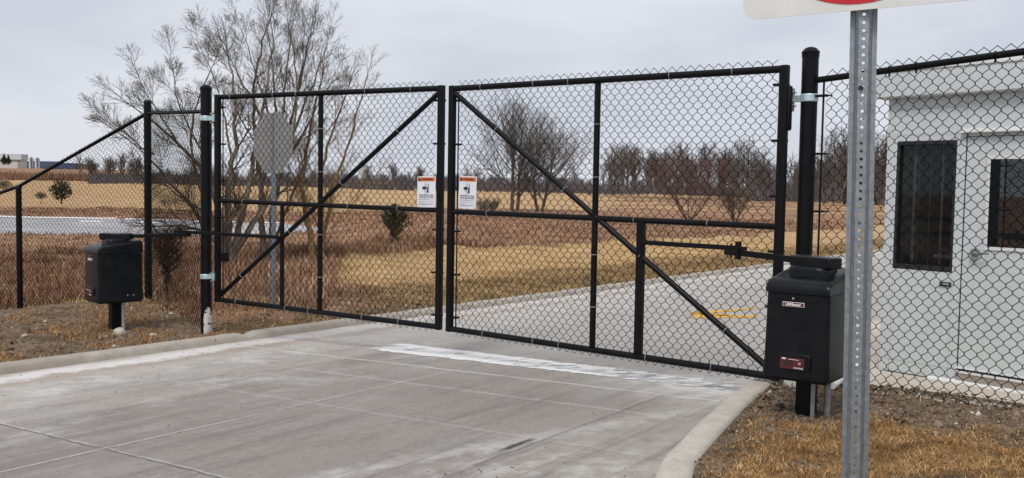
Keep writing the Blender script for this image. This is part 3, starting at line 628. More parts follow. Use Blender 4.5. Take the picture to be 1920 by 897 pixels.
PLv = Vector((PLX, PLY, 0)); e2 = (P1-PLv).normalized(); L2 = (P1-PLv).length
fn2 = empty('chain_link_fence', (PLv.x, PLv.y, 0), 'narrow level bay of black chain-link fence between left gate post and corner post', 'fence')
MB().tube([PLv+e2*.05+Vector((0, 0, CZ+.735)), P1-e2*.04+Vector((0, 0, CZ+.885))], .021, 14).build('top_rail', M['black'], fn2, smooth=True)
chain('chain_link_mesh', PLv+e2*.09, e2, L2-.18, lambda u: ground((PLv+e2*u).x, (PLv+e2*u).y)-.02, lambda u: CZ+.735+.15*u/L2+.05, fn2, off=-.02, D=.071, H=.080)
for u in (.085, L2-.085):
    p = PLv+e2*u; MB().box((p.x, p.y, CZ-.37), (.012, .006, 2.2), Matrix.Rotation(math.atan2(e2.y, e2.x), 3, 'Z')).build('tension_bar', M['black'], fn2)
    for k in range(6): z = CZ+.6-.4*k; MB().box((p.x, p.y, z), (.05, .05, .02), Matrix.Rotation(math.atan2(e2.y, e2.x), 3, 'Z')).build('tension_band', M['black'], fn2, bevel=.003, seg=1)
# right fence in front of the booth
A3 = Vector((PRX, PRY, 0)); e3 = (Vector((2.93, 5.3, 0))-A3).normalized(); 
def ztR(u): return CZ+.752+.072*u/1.38
fr = empty('chain_link_fence', (A3.x, A3.y, 0), 'black chain-link fence on the right running past the grey guard booth', 'fence')
LF = 3.7
MB().tube([A3+e3*.06+Vector((0, 0, ztR(0))), A3+e3*LF+Vector((0, 0, ztR(LF)))], .021, 14).build('top_rail', M['black'], fr, smooth=True)
def zbR(u): p = A3+e3*u; return float(right_verge(np.float64(p.x), np.float64(p.y)))-.03
chain('chain_link_mesh', A3+e3*.115, e3, LF-.2, lambda u: zbR(u+.115)+.0, lambda u: ztR(u+.115)+.058, fr, off=-.02, D=.0735, H=.084, r=.0023)
p = A3+e3*.105; MB().box((p.x, p.y, CZ-.27), (.014, .007, 2.05), Matrix.Rotation(math.atan2(e3.y, e3.x), 3, 'Z')).build('tension_bar', M['black'], fr, bevel=.002, seg=1)
for k in range(6):
    p = A3+e3*.08; z = CZ+.645-.385*k; mb = MB(); mb.box((p.x, p.y, z), (.10, .05, .014), Matrix.Rotation(math.atan2(e3.y, e3.x), 3, 'Z')); q = A3+e3*.145; mb.tube([Vector((q.x, q.y, z))+Vector((-.03, -.03, 0)), Vector((q.x, q.y, z))+Vector((.03, .03, 0))], .0055, 8); mb.build('tension_band', M['black'], fr, bevel=.002, seg=1)
for u in (.55, .72, 1.18, 1.75): c = A3+e3*u+Vector((0, 0, ztR(u))); mb = MB(); ax = e3; a = Vector((0, 0, 1)); b = ax.cross(a); mb.tube([c+(a*math.cos(q)+b*math.sin(q))*.0235 for q in [2*math.pi*k/14 for k in range(15)]], .0028, 6); mb.tube([c-Vector((0, 0, .022)), c-Vector((0, 0, .045))], .006, 6); mb.build('fabric_tie', M['black'], fr, smooth=True)
p = A3+e3*LF; fpost(fr, p, ground(p.x, p.y), ztR(LF)+.06, .035)

# ------------------------------------------------------------------ warning signs
def warning_sign(label, Q, u, fz, w, h, e, N, off, lean=0.):
    c = Q(u, fz, off); g = empty('warning_sign', c-Vector((0, 0, h/2)), label, 'warning sign', group='warning signs on the gate')
    R3 = Matrix.Rotation(math.atan2(e.y, e.x), 3, 'Z')@Matrix.Rotation(lean, 3, 'Y')
    ex = R3@Vector((1, 0, 0)); ez = R3@Vector((0, 0, 1)); n = ex.cross(ez)
    MB().box(c, (w, .004, h), R3).build('sign_panel', M['signwhite'], g, bevel=.0015, seg=1)
    fr_ = c+n*.0026
    T = lambda x, z, k=0.: plane_frame(fr_+ex*x*w+ez*z*h+n*k, ex, ez)
    def rect(nm, x, z, ww, hh, mat, k=.0006, par=g): M4 = T(x, z, k); return MB().prism([(-ww*w/2, -hh*h/2), (ww*w/2, -hh*h/2), (ww*w/2, hh*h/2), (-ww*w/2, hh*h/2)], -.0005, .0005, M4).build(nm, mat, par)
    rect('header', 0, .405, .93, .125, M['orange'])
    M4 = T(-.37, .405, .002); MB().prism([(-.018, -.013), (.018, -.013), (0, .018)], -.0005, .0005, M4).build('triangle', M['ink'], g)
    text_mesh('lettering', 'WARNING', h*.105, T(.06, .403, .002), M['ink'], g, bold=.0009, sx=.92)
    # pictogram: a figure pressed against a gate edge with impact marks
    M4 = T(.0, .13, .0015); mb = MB(); s_ = w*.5
    mb.prism([(.10*s_, -.42*s_), (.26*s_, -.42*s_), (.26*s_, .36*s_), (.2*s_, .36*s_), (.2*s_, .12*s_), (.1*s_, .05*s_)], -.0005, .0005, M4)
    mb.prism([(-.42*s_, -.12*s_), (.02*s_, -.14*s_), (.04*s_, .1*s_), (-.12*s_, .13*s_), (-.42*s_, .1*s_)], -.0005, .0005, M4)
    for a0, r0, r1 in ((120, .2, .5), (95, .22, .55), (250, .25, .6), (275, .25, .55), (225, .25, .45)):
        a = math.radians(a0); d_ = Vector((math.cos(a), math.sin(a))); pp = Vector((-d_.y, d_.x))*.018*s_; o = Vector((.03*s_, 0)); q = [o+d_*r0*s_-pp, o+d_*r1*s_-pp*.3, o+d_*r1*s_+pp*.3, o+d_*r0*s_+pp]
        mb.prism([(v_.x, v_.y) for v_ in q], -.0005, .0005, M4)
    mb.build('pictogram', M['ink'], g)
    text_mesh('lettering', 'Moving Gate Can Cause', h*.058, T(0, -.10, .001), M['ink'], g, bold=.0003, sx=.98)
    text_mesh('lettering', 'Serious Injury Or Death', h*.058, T(0, -.165, .001), M['ink'], g, bold=.0003, sx=.98)
    mb = MB()
    for k, (z, ww) in enumerate([(-.225, .84), (-.25, .6), (-.305, .86), (-.33, .3), (-.375, .84), (-.40, .8), (-.425, .5)]):
        x = -(.86-ww)/2*w; M4 = T(0, z, .0006); mb.prism([(x-ww*w/2, -.004*h), (x+ww*w/2, -.004*h), (x+ww*w/2, .004*h), (x-ww*w/2, .004*h)], -.0004, .0004, M4)
    mb.build('fine_print', M['greyink'], g)
    for x, z in ((-.45, -.47), (.45, -.47), (-.45, .47), (.45, .47)): p = fr_+ex*x*w+ez*z*h; MB().tube([p-n*.012, p+n*.004], .003, 6).build('tie', M['ink'], g)
    return g
warning_sign('white warning sign with orange header on the left gate leaf, left of the centre stiles', QL, 2.728, .566, .198, .272, eL, NL, .026, -.012)
warning_sign('white warning sign with orange header on the right gate leaf, right of the centre stiles', QR, .232, .571, .195, .278, eR, NR, .026, .03)

# ------------------------------------------------------------------ gate operators
def operator(label, cx, cy, zg, zb, knuckle, bracket, eG, conduits, uax, group='gate openers'):
    u = Vector(uax).normalized(); N = Vector((-u.y*-1, u.x*-1, 0)); N = Vector((u.y, -u.x, 0))  # N faces the camera side
    R3 = Matrix(((u.x, -N.x, 0), (u.y, -N.y, 0), (0, 0, 1)))            # local x along gate, local y away from the viewer
    g = empty('gate_opener', (cx, cy, zg), label, 'gate opener', group=group)
    c = Vector((cx, cy, 0))
    def W(x, y, z): return c+R3@Vector((x, y, 0))+Vector((0, 0, z))
    w, dp = .365, .45; hw = w/2; hd = dp/2
    # lower body: slightly wider at the foot
    mb = MB(); H1 = .475
    lay = [(0, 1.045), (.03, 1.05), (.10, 1.02), (.3, 1.0), (H1, .985)]
    vs = []; fs = []; pf = [(-hw, -hd), (hw, -hd), (hw, hd), (-hw, hd)]
    def rr(hx, hy, r_, n=5):
        out = []
        for sx, sy, a0 in ((-1, -1, 180), (1, -1, 270), (1, 1, 0), (-1, 1, 90)):
            for k in range(n+1): a = math.radians(a0+90*k/n); out.append((sx*(hx-r_)+r_*math.cos(a), sy*(hy-r_)+r_*math.sin(a)))
        return out
    n = 24
    for z, k in lay:
        for x, y in rr(hw*k, hd*(1+(k-1)*.7), .028): vs.append(W(x, y+(k-1)*-.05, zb+z))
    for i in range(len(lay)-1):
        for k in range(n): a = i*n+k; b = i*n+(k+1) % n; fs.append((a, b, b+n, a+n))
    fs.append(tuple(range(n-1, -1, -1))); fs.append(tuple((len(lay)-1)*n+k for k in range(n)))
    body = mb.add(vs, fs).build('cover', M['cover'], g, smooth=True)
    # hood: bullnose at the front, top sloping up to the back
    z1 = zb+H1+.004; prof = []
    for k in range(9): a = math.radians(180-90*k/8); prof.append((-hd*1.02+.085+.085*math.cos(a), z1+.022+.058*math.sin(a)))
    prof = [(-hd*1.02, z1)]+prof+[(.0, z1+.104), (hd*.9, z1+.130), (hd, z1+.112), (hd, z1)]
    mb = MB(); xs = [(-hw*1.0, .0), (-hw*.985, .35), (-hw*.94, .8), (-hw*.86, 1), (hw*.86, 1), (hw*.94, .8), (hw*.985, .35), (hw*1.0, .0)]; vs = []; fs = []; m = len(prof)
    for x, k in xs:
        for y, z in prof: zz = z1+(z-z1)*(1 if z-z1 < .02 else (.86+.14*k)); yy = y*(.985+.015*k); vs.append(W(x, yy, zz))
    for i in range(len(xs)-1):
        for k in range(m): a = i*m+k; b = i*m+(k+1) % m; fs.append((a, a+m, b+m, b))
    fs.append(tuple(range(m))); fs.append(tuple((len(xs)-1)*m+k for k in range(m-1, -1, -1)))
    mb.add(vs, fs).build('hood', M['cover'], g, smooth=True)
    # raised turret on the hood
    oct_ = [(x*.118, y*.115) for x, y in rr(1.0, 1.0, .55, 6)]
    mb = MB(); nn = len(oct_)
    vs = []; 
    for z, k in ((z1+.06, 1.05), (z1+.120, 1.02), (z1+.134, 1.0), (z1+.142, .93)):
        for x, y in oct_: vs.append(W(x*k, y*k+.02, z))
    fs = [(i*nn+k, i*nn+(k+1) % nn, (i+1)*nn+(k+1) % nn, (i+1)*nn+k) for i in range(3) for k in range(nn)]+[tuple(3*nn+k for k in range(nn))]
    mb.add(vs, fs).build('turret', M['cover'], g, smooth=True)
    # gate arm: crank cover, two flat bars, adjustable knuckle
    zt = z1+.186; piv = W(0, .03, zt-.02); kn = Vector(knuckle); br_ = Vector(bracket); ad = (kn-piv); ad.z = 0; ad.normalize(); sd = Vector((-ad.y, ad.x, 0)); Ra = Matrix(((ad.x, sd.x, 0), (ad.y, sd.y, 0), (0, 0, 1)))
    pl = [(-.16, -.052), (-.125, -.064), (.11, -.064), (.155, -.035), (.155, .035), (.11, .064), (-.125, .064), (-.16, .052)]
    M4 = Matrix.Translation(Vector((piv.x, piv.y, 0)))@Ra.to_4x4()
    MB().prism(pl, zt-.052, zt+.012, M4).build('crank_cover', M['cover'], g, bevel=.009, seg=3)
    MB().tube([W(0, .03, z1+.12), W(0, .03, zt-.04)], .03, 16).build('crank_shaft', M['black'], g, smooth=True)
    def bar(p, q, hh=.038, ww=.014, off=0): 
        d = (q-p); L = d.length; x = d.normalized(); y = Vector((-x.y, x.x, 0)).normalized(); z = x.cross(y); return (p+q)/2+y*off, (L, ww, hh), Matrix(((x.x, y.x, z.x), (x.y, y.y, z.y), (x.z, y.z, z.z)))
    mb = MB(); mb.box(*bar(piv+ad*.12, kn-ad*-.02)); mb.build('inner_arm', M['black'], g, bevel=.003)
    d2 = (br_-kn).normalized(); mb = MB(); k0 = kn-d2*.02+Vector((0, 0, .028)); mb.box(*bar(k0, br_+Vector((0, 0, .0)), .033, .014)); mb.build('outer_arm', M['black'], g, bevel=.003)
    mb = MB(); mb.box(kn+Vector((0, 0, .014)), (.030, .030, .115), Ra); mb.box(kn+d2*.06-Vector((0, 0, .006)), (.13, .02, .03), Ra); mb.tube([kn+d2*.07-Vector((0, 0, .04)), kn+d2*.07+Vector((0, 0, .055))], .008, 8); mb.box(kn-d2*.045+Vector((0, 0, .03)), (.06, .018, .022), Ra); mb.build('arm_knuckle', M['black'], g, bevel=.003)
    mb = MB(); mb.box(br_, (.07, .05, .022), R3); mb.tube([br_-Vector((0, 0, .028)), br_+Vector((0, 0, .028))], .010, 10); mb.build('arm_bracket', M['black'], g, bevel=.003)
    # front fittings
    F4 = lambda x, z, k=.0: plane_frame(W(x, -hd*1.006-.004-k, zb+z), u)
    MB().prism([(-.062, -.0125), (.062, -.0125), (.062, .0125), (-.062, .0125)], -.001, .001, F4(-.018, .418)).build('name_plate', M['white'], g)
    MB().prism([(-.059, -.0098), (.059, -.0098), (.059, .0098), (-.059, .0098)], -.001, .0012, F4(-.018, .418, .001)).build('name_plate_field', M['red'], g)
    text_mesh('lettering', 'LiftMaster', .0205, F4(-.018, .4175, .0035), M['white'], g, bold=.0006, sx=1.08)
    MB().tube([W(-.018, -hd-.002, zb+.452), W(-.018, -hd-.012, zb+.452)], .0065, 10).build('lock', M['steel'], g, smooth=True)
    fr2 = [(-.095, -.045), (.095, -.045), (.095, .030), (.080, .046), (-.080, .046), (-.095, .030)]
    MB().prism(fr2, -.01, .010, F4(-.0, .098, .004)).build('control_housing', M['cover'], g, bevel=.006)
    MB().prism([(-.074, -.036), (.064, -.036), (.064, .028), (-.074, .028)], -.001, .001, F4(-.004, .092, .0155)).build('control_panel', M['red'], g)
    MB().prism([(-.022, -.012), (.022, -.012), (.022, .012), (-.022, .012)], -.001, .001, F4(-.034, .090, .018)).build('display_window', M['ink'], g)
    MB().tube([W(.036, -hd-.020, zb+.092), W(.036, -hd-.032, zb+.092)], .0085, 12).build('key_switch', M['steel'], g, smooth=True)
    text_mesh('lettering', 'CONTROL', .0115, F4(.028, .064, .0185), M['white'], g, bold=.0003)
    MB().prism([(-.011, -.004), (.011, -.004), (.011, .004), (-.011, .004)], -.0005, .0005, F4(-.056, .112, .018)).build('panel_mark', M['white'], g)
    MB().prism([(-.03, -.0012), (.03, -.0012), (.03, .0012), (-.03, .0012)], -.0005, .0005, F4(.0, .110, .018)).build('panel_mark', M['white'], g)
    for y in (.06, .12):
        p = W(hw*1.03, y, zb+.055); MB().tube([p-u*.004, p+u*.006], .007, 10).build('bolt', M['steel'], g, smooth=True)
    mb = MB(); mb.box(W(0, 0, zb-.008), (w*.96, dp*.94, .022), R3); mb.build('base_plate', M['black'], g, bevel=.004)
    mb = MB(); mb.box(W(-.01, .01, (zb+zg)/2-.06), (.10, .10, zb-zg+.12), R3); mb.build('pedestal', M['black'], g, bevel=.01, seg=3)
    for (x, y, r, ww) in conduits:
        if ww: MB().box(W(x, y, (zb+zg)/2-.04), (r*2, r*1.4, zb-zg+.08), R3).build('strut', M['weather'], g, bevel=.003)
        else: MB().tube([W(x, y, zg-.1), W(x, y, zb)], r, 14).build('conduit', M['weather'], g, smooth=True)
    return g
gxR, gyR = 1.735, 5.375
opR = operator('large black gate opener cabinet at the right, in front of the thick post', gxR, gyR, ground(gxR, gyR)+.01, CZ-1.045, P(1384, 474, 5.93), P(1206, 455, 6.90), eR, [(.052, -.06, .011, 1), (.105, .03, .019, 0)], (.80, -.60, 0))
gxL, gyL = -4.06, 9.5
opL = operator('smaller-looking black gate opener cabinet on the left verge in front of the chain-link fence', gxL, gyL, ground(gxL, gyL)+.01, CZ-1.21, P(338, 440, 9.55), P(520, 445, 9.12), eL, [(.13, .04, .018, 0)], (.70, -.71, 0))
q = ground(-4.0, 9.25)
def rock(name, c, r, mat, label, cat, sq=(1, 1, .8), seed=0, group=None):
    rn = random.Random(seed); bm = bmesh.new(); bmesh.ops.create_icosphere(bm, subdivisions=2, radius=r)
    ax = [Vector((rn.uniform(-1, 1), rn.uniform(-1, 1), rn.uniform(-1, 1))).normalized() for _ in range(7)]
    for v_ in bm.verts:
        for a in ax: 
            k = v_.co.dot(a); lim = r*rn.uniform(.72, .80)
            if k > lim: v_.co -= a*(k-lim)
        v_.co = Vector((v_.co.x*sq[0], v_.co.y*sq[1], v_.co.z*sq[2]))
    me = bpy.data.meshes.new(name); bm.to_mesh(me); bm.free(); me.materials.append(mat); o = bpy.data.objects.new(name, me); o.location = c; link(o); return tag(o, label, cat, group)
t = NT('pale_rubble'); n = t.noise(14, 5, .7); t.col(t.mix(t.rng(n, .35, .65), (.36, .33, .29), (.52, .49, .44))); t.set(Roughness=.95); t.bump(n, .6, .01); M['rubble'] = t.m
rock('concrete_lump', (-3.90, 9.25, ground(-3.9, 9.25)+.02), .072, M['rubble'], 'pale lump of concrete at the foot of the left gate opener', 'rock', (1, .9, .85), 4)
rock('concrete_lump', (-3.62, 9.38, ground(-3.62, 9.38)-.005), .04, M['rubble'], 'small pale stone beside the conduit of the left gate opener', 'rock', (1.3, 1, .7), 9)
pv = empty('pvc_pipe', (2.28, 6.30, ground(2.28, 6.3)), 'short white PVC pipe lying in the soil behind the large opener', 'pipe')
mb = MB(); a = P(1560, 748, 6.1); b = P(1612, 722, 6.5); a.z = ground(a.x, a.y)+.035; b.z = a.z+.07; mb.tube([a, b], .024, 14); mb.build('pipe_run', M['pvc'], pv, smooth=True); mb = MB(); mb.tube([a.lerp(b, .45), a.lerp(b, .62)], .030, 14); mb.build('coupling', M['pvc'], pv, smooth=True)
# ------------------------------------------------------------------ perforated U-channel sign posts
def u_channel(parent, c, ex, zb, zt, W=.080, hole0=0.0, mat='galv', front=1, name='post', lean=0.):
    """hat section: web with a hole every 25.4 mm, two slanted sides and two lips. front=1: web stands toward the viewer"""
    ex = Vector(ex).normalized(); N = Vector((ex.y, -ex.x, 0))*front; c = Vector(c); wb = .0150; sp = .0254; th = .004
    lip = W/2; sl = W/2-.0155; dz = .030; bm = bmesh.new(); cache = {}
    def V(x, y, z):
        k = (round(x, 5), round(y, 5), round(z, 5))
        if k not in cache: p = c+ex*(x-lean*(z-zb))+N*y; cache[k] = bm.verts.new((p.x, p.y, z))
        return cache[k]
    n = int((zt-zb)/sp); r = .0052
    for i in range(n):
        z0 = zb+i*sp; z1 = z0+sp; zm = (z0+z1)/2
        for (x0, y0), (x1, y1) in [((-lip, -dz), (-sl, -dz)), ((-sl, -dz), (-wb, 0)), ((wb, 0), (sl, -dz)), ((sl, -dz), (lip, -dz))]:
            bm.faces.new((V(x0, y0, z0), V(x1, y1, z0), V(x1, y1, z1), V(x0, y0, z1)))
        oct8 = [(r*math.cos(math.radians(a)), r*math.sin(math.radians(a))) for a in range(0, 360, 30)]
        sq = []
        for a in range(0, 360, 30):
            cs, sn = math.cos(math.radians(a)), math.sin(math.radians(a)); k = min(wb/abs(cs) if abs(cs) > 1e-6 else 9, (sp/2)/abs(sn) if abs(sn) > 1e-6 else 9); sq.append((cs*k, sn*k))
        # add corners by splitting the ring quads at 4 corner vertices
        H = [V(x, 0, zm+z) for x, z in oct8]; S_ = [V(x, 0, zm+z) for x, z in sq]
        cor = {1: (wb, sp/2), 4: (-wb, sp/2), 7: (-wb, -sp/2), 10: (wb, -sp/2)}
        for k in range(12):
            k2 = (k+1) % 12; fv = [H[k], S_[k]]
            a0 = sq[k]; a1 = sq[k2]
            if abs(abs(a0[0])-wb) < 1e-6 and abs(abs(a1[1])-sp/2) < 1e-6 and not (abs(abs(a0[1])-sp/2) < 1e-6): fv.append(V(math.copysign(wb, a0[0]), 0, zm+math.copysign(sp/2, a1[1])))
            elif abs(abs(a1[0])-wb) < 1e-6 and abs(abs(a0[1])-sp/2) < 1e-6 and not (abs(abs(a1[1])-sp/2) < 1e-6): fv.append(V(math.copysign(wb, a1[0]), 0, zm+math.copysign(sp/2, a0[1])))
            fv += [S_[k2], H[k2]]
            try: bm.faces.new(fv)
            except ValueError: pass
    bmesh.ops.recalc_face_normals(bm, faces=bm.faces)
    me = bpy.data.meshes.new(name); bm.to_mesh(me); bm.free(); me.materials.append(M[mat]); o = bpy.data.objects.new(name, me); link(o, parent)
    setpar(o, parent)
    so = o.modifiers.new('solid', 'SOLIDIFY'); so.thickness = th; so.offset = 0
    return o
# near sign: square white sheet with a red disc
sc_ = Vector((1.112, 2.975, 0)); sX = Vector((.825, -.565, 0)).normalized(); sN = Vector((sX.y, -sX.x, 0))
zg = ground(1.12, 3.0)
sg = empty('road_sign', (sc_.x, sc_.y, zg), 'white traffic sign with red disc on perforated galvanised post in the right foreground', 'road sign')
zbt = CZ+.577; hs = .381
po = u_channel(sg, sc_-sN*.012+Vector((.945, -.327, 0))*.018, (.945, -.327, 0), zg-.4, zbt+.6, W=.0815, front=1, lean=.016)
# post leans a hair like the photographed one
cen = Vector((sc_.x, sc_.y, zbt+hs))-Vector((.945, -.327, 0))*.027; 
def rrect(h, r, n=8):
    out = []
    for sx, sy, a0 in ((1, 1, 0), (-1, 1, 90), (-1, -1, 180), (1, -1, 270)):
        for k in range(n+1): a = math.radians(a0+90*k/n); out.append((sx*(h-r)+r*math.cos(a), sy*(h-r)+r*math.sin(a)))
    return out
T = lambda k: plane_frame(cen+sN*k, sX)
MB().prism(rrect(hs, .045), -.0015, .0015, T(.006)).build('sign_panel', M['whitesheet'], sg)
circ = lambda r, n=64: [(r*math.cos(2*math.pi*k/n), r*math.sin(2*math.pi*k/n)) for k in range(n)]
t = NT('scuffed_red_sheeting'); n = t.noise(60, 5, .75, t.scalevec((1, 1, 2.5))); n2 = t.noise(9, 3); t.col(t.mix(t.math('MULTIPLY', t.rng(n, .60, .63), t.rng(n2, .5, .62)), t.mix(t.noise(12), (.44, .010, .018), (.56, .016, .028)), (.62, .45, .45))); t.set(Roughness=.35); M['redscuff'] = t.m
MB().prism(circ(.362), -.0008, .0008, T(.0085)).build('red_disc', M['redscuff'], sg)
MB().prism([(-.27, -.065), (.27, -.065), (.27, .065), (-.27, .065)], -.0008, .0008, T(.0105)).build('white_bar', M['whitesheet'], sg)
for dz in (-.28, .28): p = cen+sN*.009+Vector((0, 0, dz)); MB().tube([p-sN*.02, p+sN*.008], .008, 8).build('bolt', M['steel'], sg)
p = sc_-Vector((.945, -.327, 0))*.018-sN*.008+Vector((0, 0, CZ+.335)); MB().tube([p-sN*.01, p+sN*.004], .0075, 8).build('bolt', M['ink'], sg)
# stop sign seen from behind beyond the gate
bx, by = P(510, 400, 11.6).x, 11.6; zg2 = ground(bx, by)
ss_ = empty('stop_sign', (bx, by, zg2), 'dull grey back of an octagonal traffic sign on a post behind the left leaf', 'road sign')
ztop = P(510, 211, by).z
u_channel(ss_, (bx, by, 0), (.80, -.60, 0), zg2-.3, ztop, W=.078, mat='galv2', front=1)
oc = [(.405*math.cos(math.radians(22.5+45*k)), .405*math.sin(math.radians(22.5+45*k))) for k in range(8)]
MB().prism(oc, -.0015, .0015, plane_frame(Vector((bx, by, ztop-.375))-Vector((-.60, -.80, 0))*.012, (.80, -.60, 0))).build('sign_panel', M['signback'], ss_)

# ------------------------------------------------------------------ guard booth
C0 = Vector((2.966, 7.43, 0)); b_ = Vector((.645, -.764, 0)).normalized(); k_ = Vector((.764, .645, 0)).normalized()   # b_ along the front, k_ into the booth
zB = CZ-1.395+.0
def bz(u): s0, d0 = SD(*(C0+b_*u).xy); return float(road_z(s0, d0))+.008
Rb = Matrix(((b_.x, k_.x, 0), (b_.y, k_.y, 0), (0, 0, 1)))
def hit(px, py, off=0.):
    """u, z on the booth front plane for a photo pixel"""
    d = Fw+Rt*((px-960)/FPX)+Up*((448.5-py)/FPX); o = C0-k_*off; tt = o.dot(k_)/d.dot(k_); q = d*tt; return (q-C0).dot(b_), q.z+CZ
bo = empty('guard_booth', (C0.x, C0.y, bz(0)), 'pale grey prefabricated guard booth with dark window and white door behind the right fence', 'guard booth')
def bb(name, u0, u1, y0, y1, z0, z1, mat, bev=.004, par=None, lab=None):
    c = C0+b_*(u0+u1)/2+k_*(y0+y1)/2; o = MB().box((c.x, c.y, (z0+z1)/2), (abs(u1-u0), abs(y1-y0), abs(z1-z0)), Rb).build(name, M[mat], par if par is not None else bo, bevel=bev, seg=2)
    return o
WL, WD = 2.55, 1.9; zlo = bz(0)-.06; zf0 = hit(1660, 187)[1]; zf1 = hit(1652, 137)[1]; 
wu0, wz1 = hit(1683, 266); wu1, _ = hit(1795, 266); _, wz0 = hit(1675, 503)
du0, dz1 = hit(1812, 257); _, dz0 = hit(1798, 688); gu0, gz1 = hit(1858, 299); _, gz0 = hit(1853, 463); du1 = du0+.92
print('booth', wu0, wu1, wz0, wz1, 'door', du0, dz0, dz1, 'fascia', zf0, zf1, 'glass', gu0, gz0, gz1, 'zbase', zlo)
# front wall built as panels round the openings, then the other walls
th = .07
bb('wall', 0, wu0, 0, th, zlo, zf0+.02, 'booth', .006); bb('wall', wu0+.001, wu1-.001, .0, th, zlo, wz0, 'booth', .003); bb('wall', wu0+.001, wu1-.001, 0, th, wz1, zf0+.02, 'booth', .003)
bb('wall', wu1, du0, 0, th, zlo, zf0+.02, 'booth', .003); bb('wall', du0+.001, du1, 0, th, dz1+.004, zf0+.02, 'booth', .003); bb('wall', du1+.001, WL, 0, th, zlo, zf0+.02, 'booth', .004)
bb('wall', .0, .07, th+.001, 1.9, zlo, zf0+.02, 'booth'); bb('wall', WL-.07, WL, th+.001, 1.9, zlo, zf0+.02, 'booth'); bb('wall', .071, WL-.071, WD-.07, WD, zlo, zf0+.02, 'booth')
bb('floor', .071, WL-.071, th+.001, WD-.071, zlo+.05, zlo+.11, 'interior')
bb('roof', -.075, WL+.075, -.085, WD+.085, zf0, zf1, 'booth', .012); bb('roof_cap', -.085, WL+.085, -.095, WD+.095, zf1-.012, zf1+.012, 'booth_trim', .004)
# shallow panel seams
_, s1 = hit(1690, 207); _, s2 = hit(1690, 249); _, s3 = hit(1660, 672)
for z_, h_ in ((s1, .005), (s2, .006), (s2-.024, .003), (s3, .005)): bb('panel_seam', .03 if z_ != s1 else .06, du0-.01, -.0015, .002, z_-h_/2, z_+h_/2, 'seam' if z_ != s2 else 'booth_trim', 0)
bb('corner_trim', -.003, .040, -.003, .0, zlo, zf0, 'booth', .001)
# window: black gasket frame, sliding sashes, dark tinted pane
wf = bb('window', wu0, wu0+.022, -.002, th, wz0, wz1, 'gasket', .002); 
bb('window_frame', wu1-.02, wu1, -.002, th, wz0, wz1, 'gasket', .002, wf); bb('window_frame', wu0+.022, wu1-.02, -.0015, th, wz1-.028, wz1, 'gasket', .002, wf); bb('window_frame', wu0+.022, wu1-.02, -.0015, th, wz0, wz0+.04, 'gasket', .002, wf)
ww = wu1-wu0
bb('window_pane', wu0+.02, wu1-.02, .028, .034, wz0+.03, wz1-.02, 'glass', 0, wf)
for f0, f1, m_, zt_ in ((.10, .13, 'interior', 0), (.24, .30, 'interior2', .0), (.33, .36, 'interior', 0), (.52, .55, 'interior', 0), (.60, .63, 'gasket', 0), (.72, .75, 'interior2', 0)): bb('window_mullion', wu0+ww*f0, wu0+ww*f1, .05, .07, wz0+.05, wz1-.03, m_, .003, wf)
bb('window_mullion', wu0+ww*.62, wu1-.03, .052, .068, wz0+.10, wz0+.125, 'interior2', .003, wf)
bb('window_sash_lock', wu0+ww*.30, wu0+ww*.36, .040, .05, wz0+(wz1-wz0)*.42, wz0+(wz1-wz0)*.47, 'ink', .003, wf)
bb('inner_lining', .10, WL-.1, 1.2, 1.22, zlo+.1, zf0, 'interior', .0)
bb('counter', .10, du0-.05, th+.05, .6, zlo+1.0, zlo+1.04, 'interior', .004)
# door
dr = bb('door', du0+.006, du1-.006, .006, .05, dz0, dz1, 'booth', .003)
bb('door_gap', du0-.004, du0+.006, .004, .06, dz0-.02, dz1+.004, 'gasket', 0)
bb('door_gap', du0, du1, .004, .06, dz1, dz1+.005, 'gasket', 0)
gu1 = gu0+.50
for a in ((gu0-.022, gu0, gz0-.025, gz1+.022), (gu1, gu1+.022, gz0-.025, gz1+.022), (gu0, gu1, gz1, gz1+.022), (gu0, gu1, gz0-.025, gz0)): bb('door_window_frame', a[0], a[1], -.004, .006, a[2], a[3], 'booth_trim', .002, dr)
t = NT('dark_reflective_glass'); t.col((.012, .014, .016)); t.set(Roughness=.015); t.b.inputs['IOR'].default_value = 1.75; M['mirror'] = t.m
bb('door_window_pane', gu0, gu1, .0, .005, gz0, gz1, 'mirror', 0, dr)
uh, zh = hit(1829, 474)
mb = MB(); hc = C0+b_*uh; hp = Vector((hc.x, hc.y, zh)); mb.tube([hp+k_*.01, hp-k_*.016, hp-k_*.03], [.033, .033, .026], 20); mb.tube([hp-k_*.02, hp-k_*.055], .012, 12); mb.tube([hp-k_*.052, hp-k_*.054+b_*.06, hp-k_*.048+b_*.115], [.011, .009, .008], 10); mb.build('door_handle', M['galv'], dr, smooth=True)
_, e1 = hit(1812, 249); bb('base_joint', .0, du0-.004, -.002, .004, bz(0), bz(0)+.006, 'gasket', 0)
bb('drip_cap', du0-.03, du1+.05, -.045, 0, e1-.004, e1+.008, 'booth_trim', .002); bb('drip_cap_back', du0-.03, du1+.05, -.004, .0, e1, e1+.03, 'booth_trim', .001)
_, k1 = hit(1802, 688); _, k2 = hit(1802, 712)
bb('door_sill', du0-.002, du1, -.02, .02, k1-.014, k1-.002, 'booth_trim', .002); bb('sill_gap', du0, du1, -.006, .004, k1-.030, k1-.014, 'gasket', 0); bb('sill_nosing', du0-.004, du1, -.024, .02, k1-.046, k1-.030, 'booth_trim', .002); bb('kick_plate', du0, du1, -.012, .0, k2-.03, k1-.048, 'checker', .001)
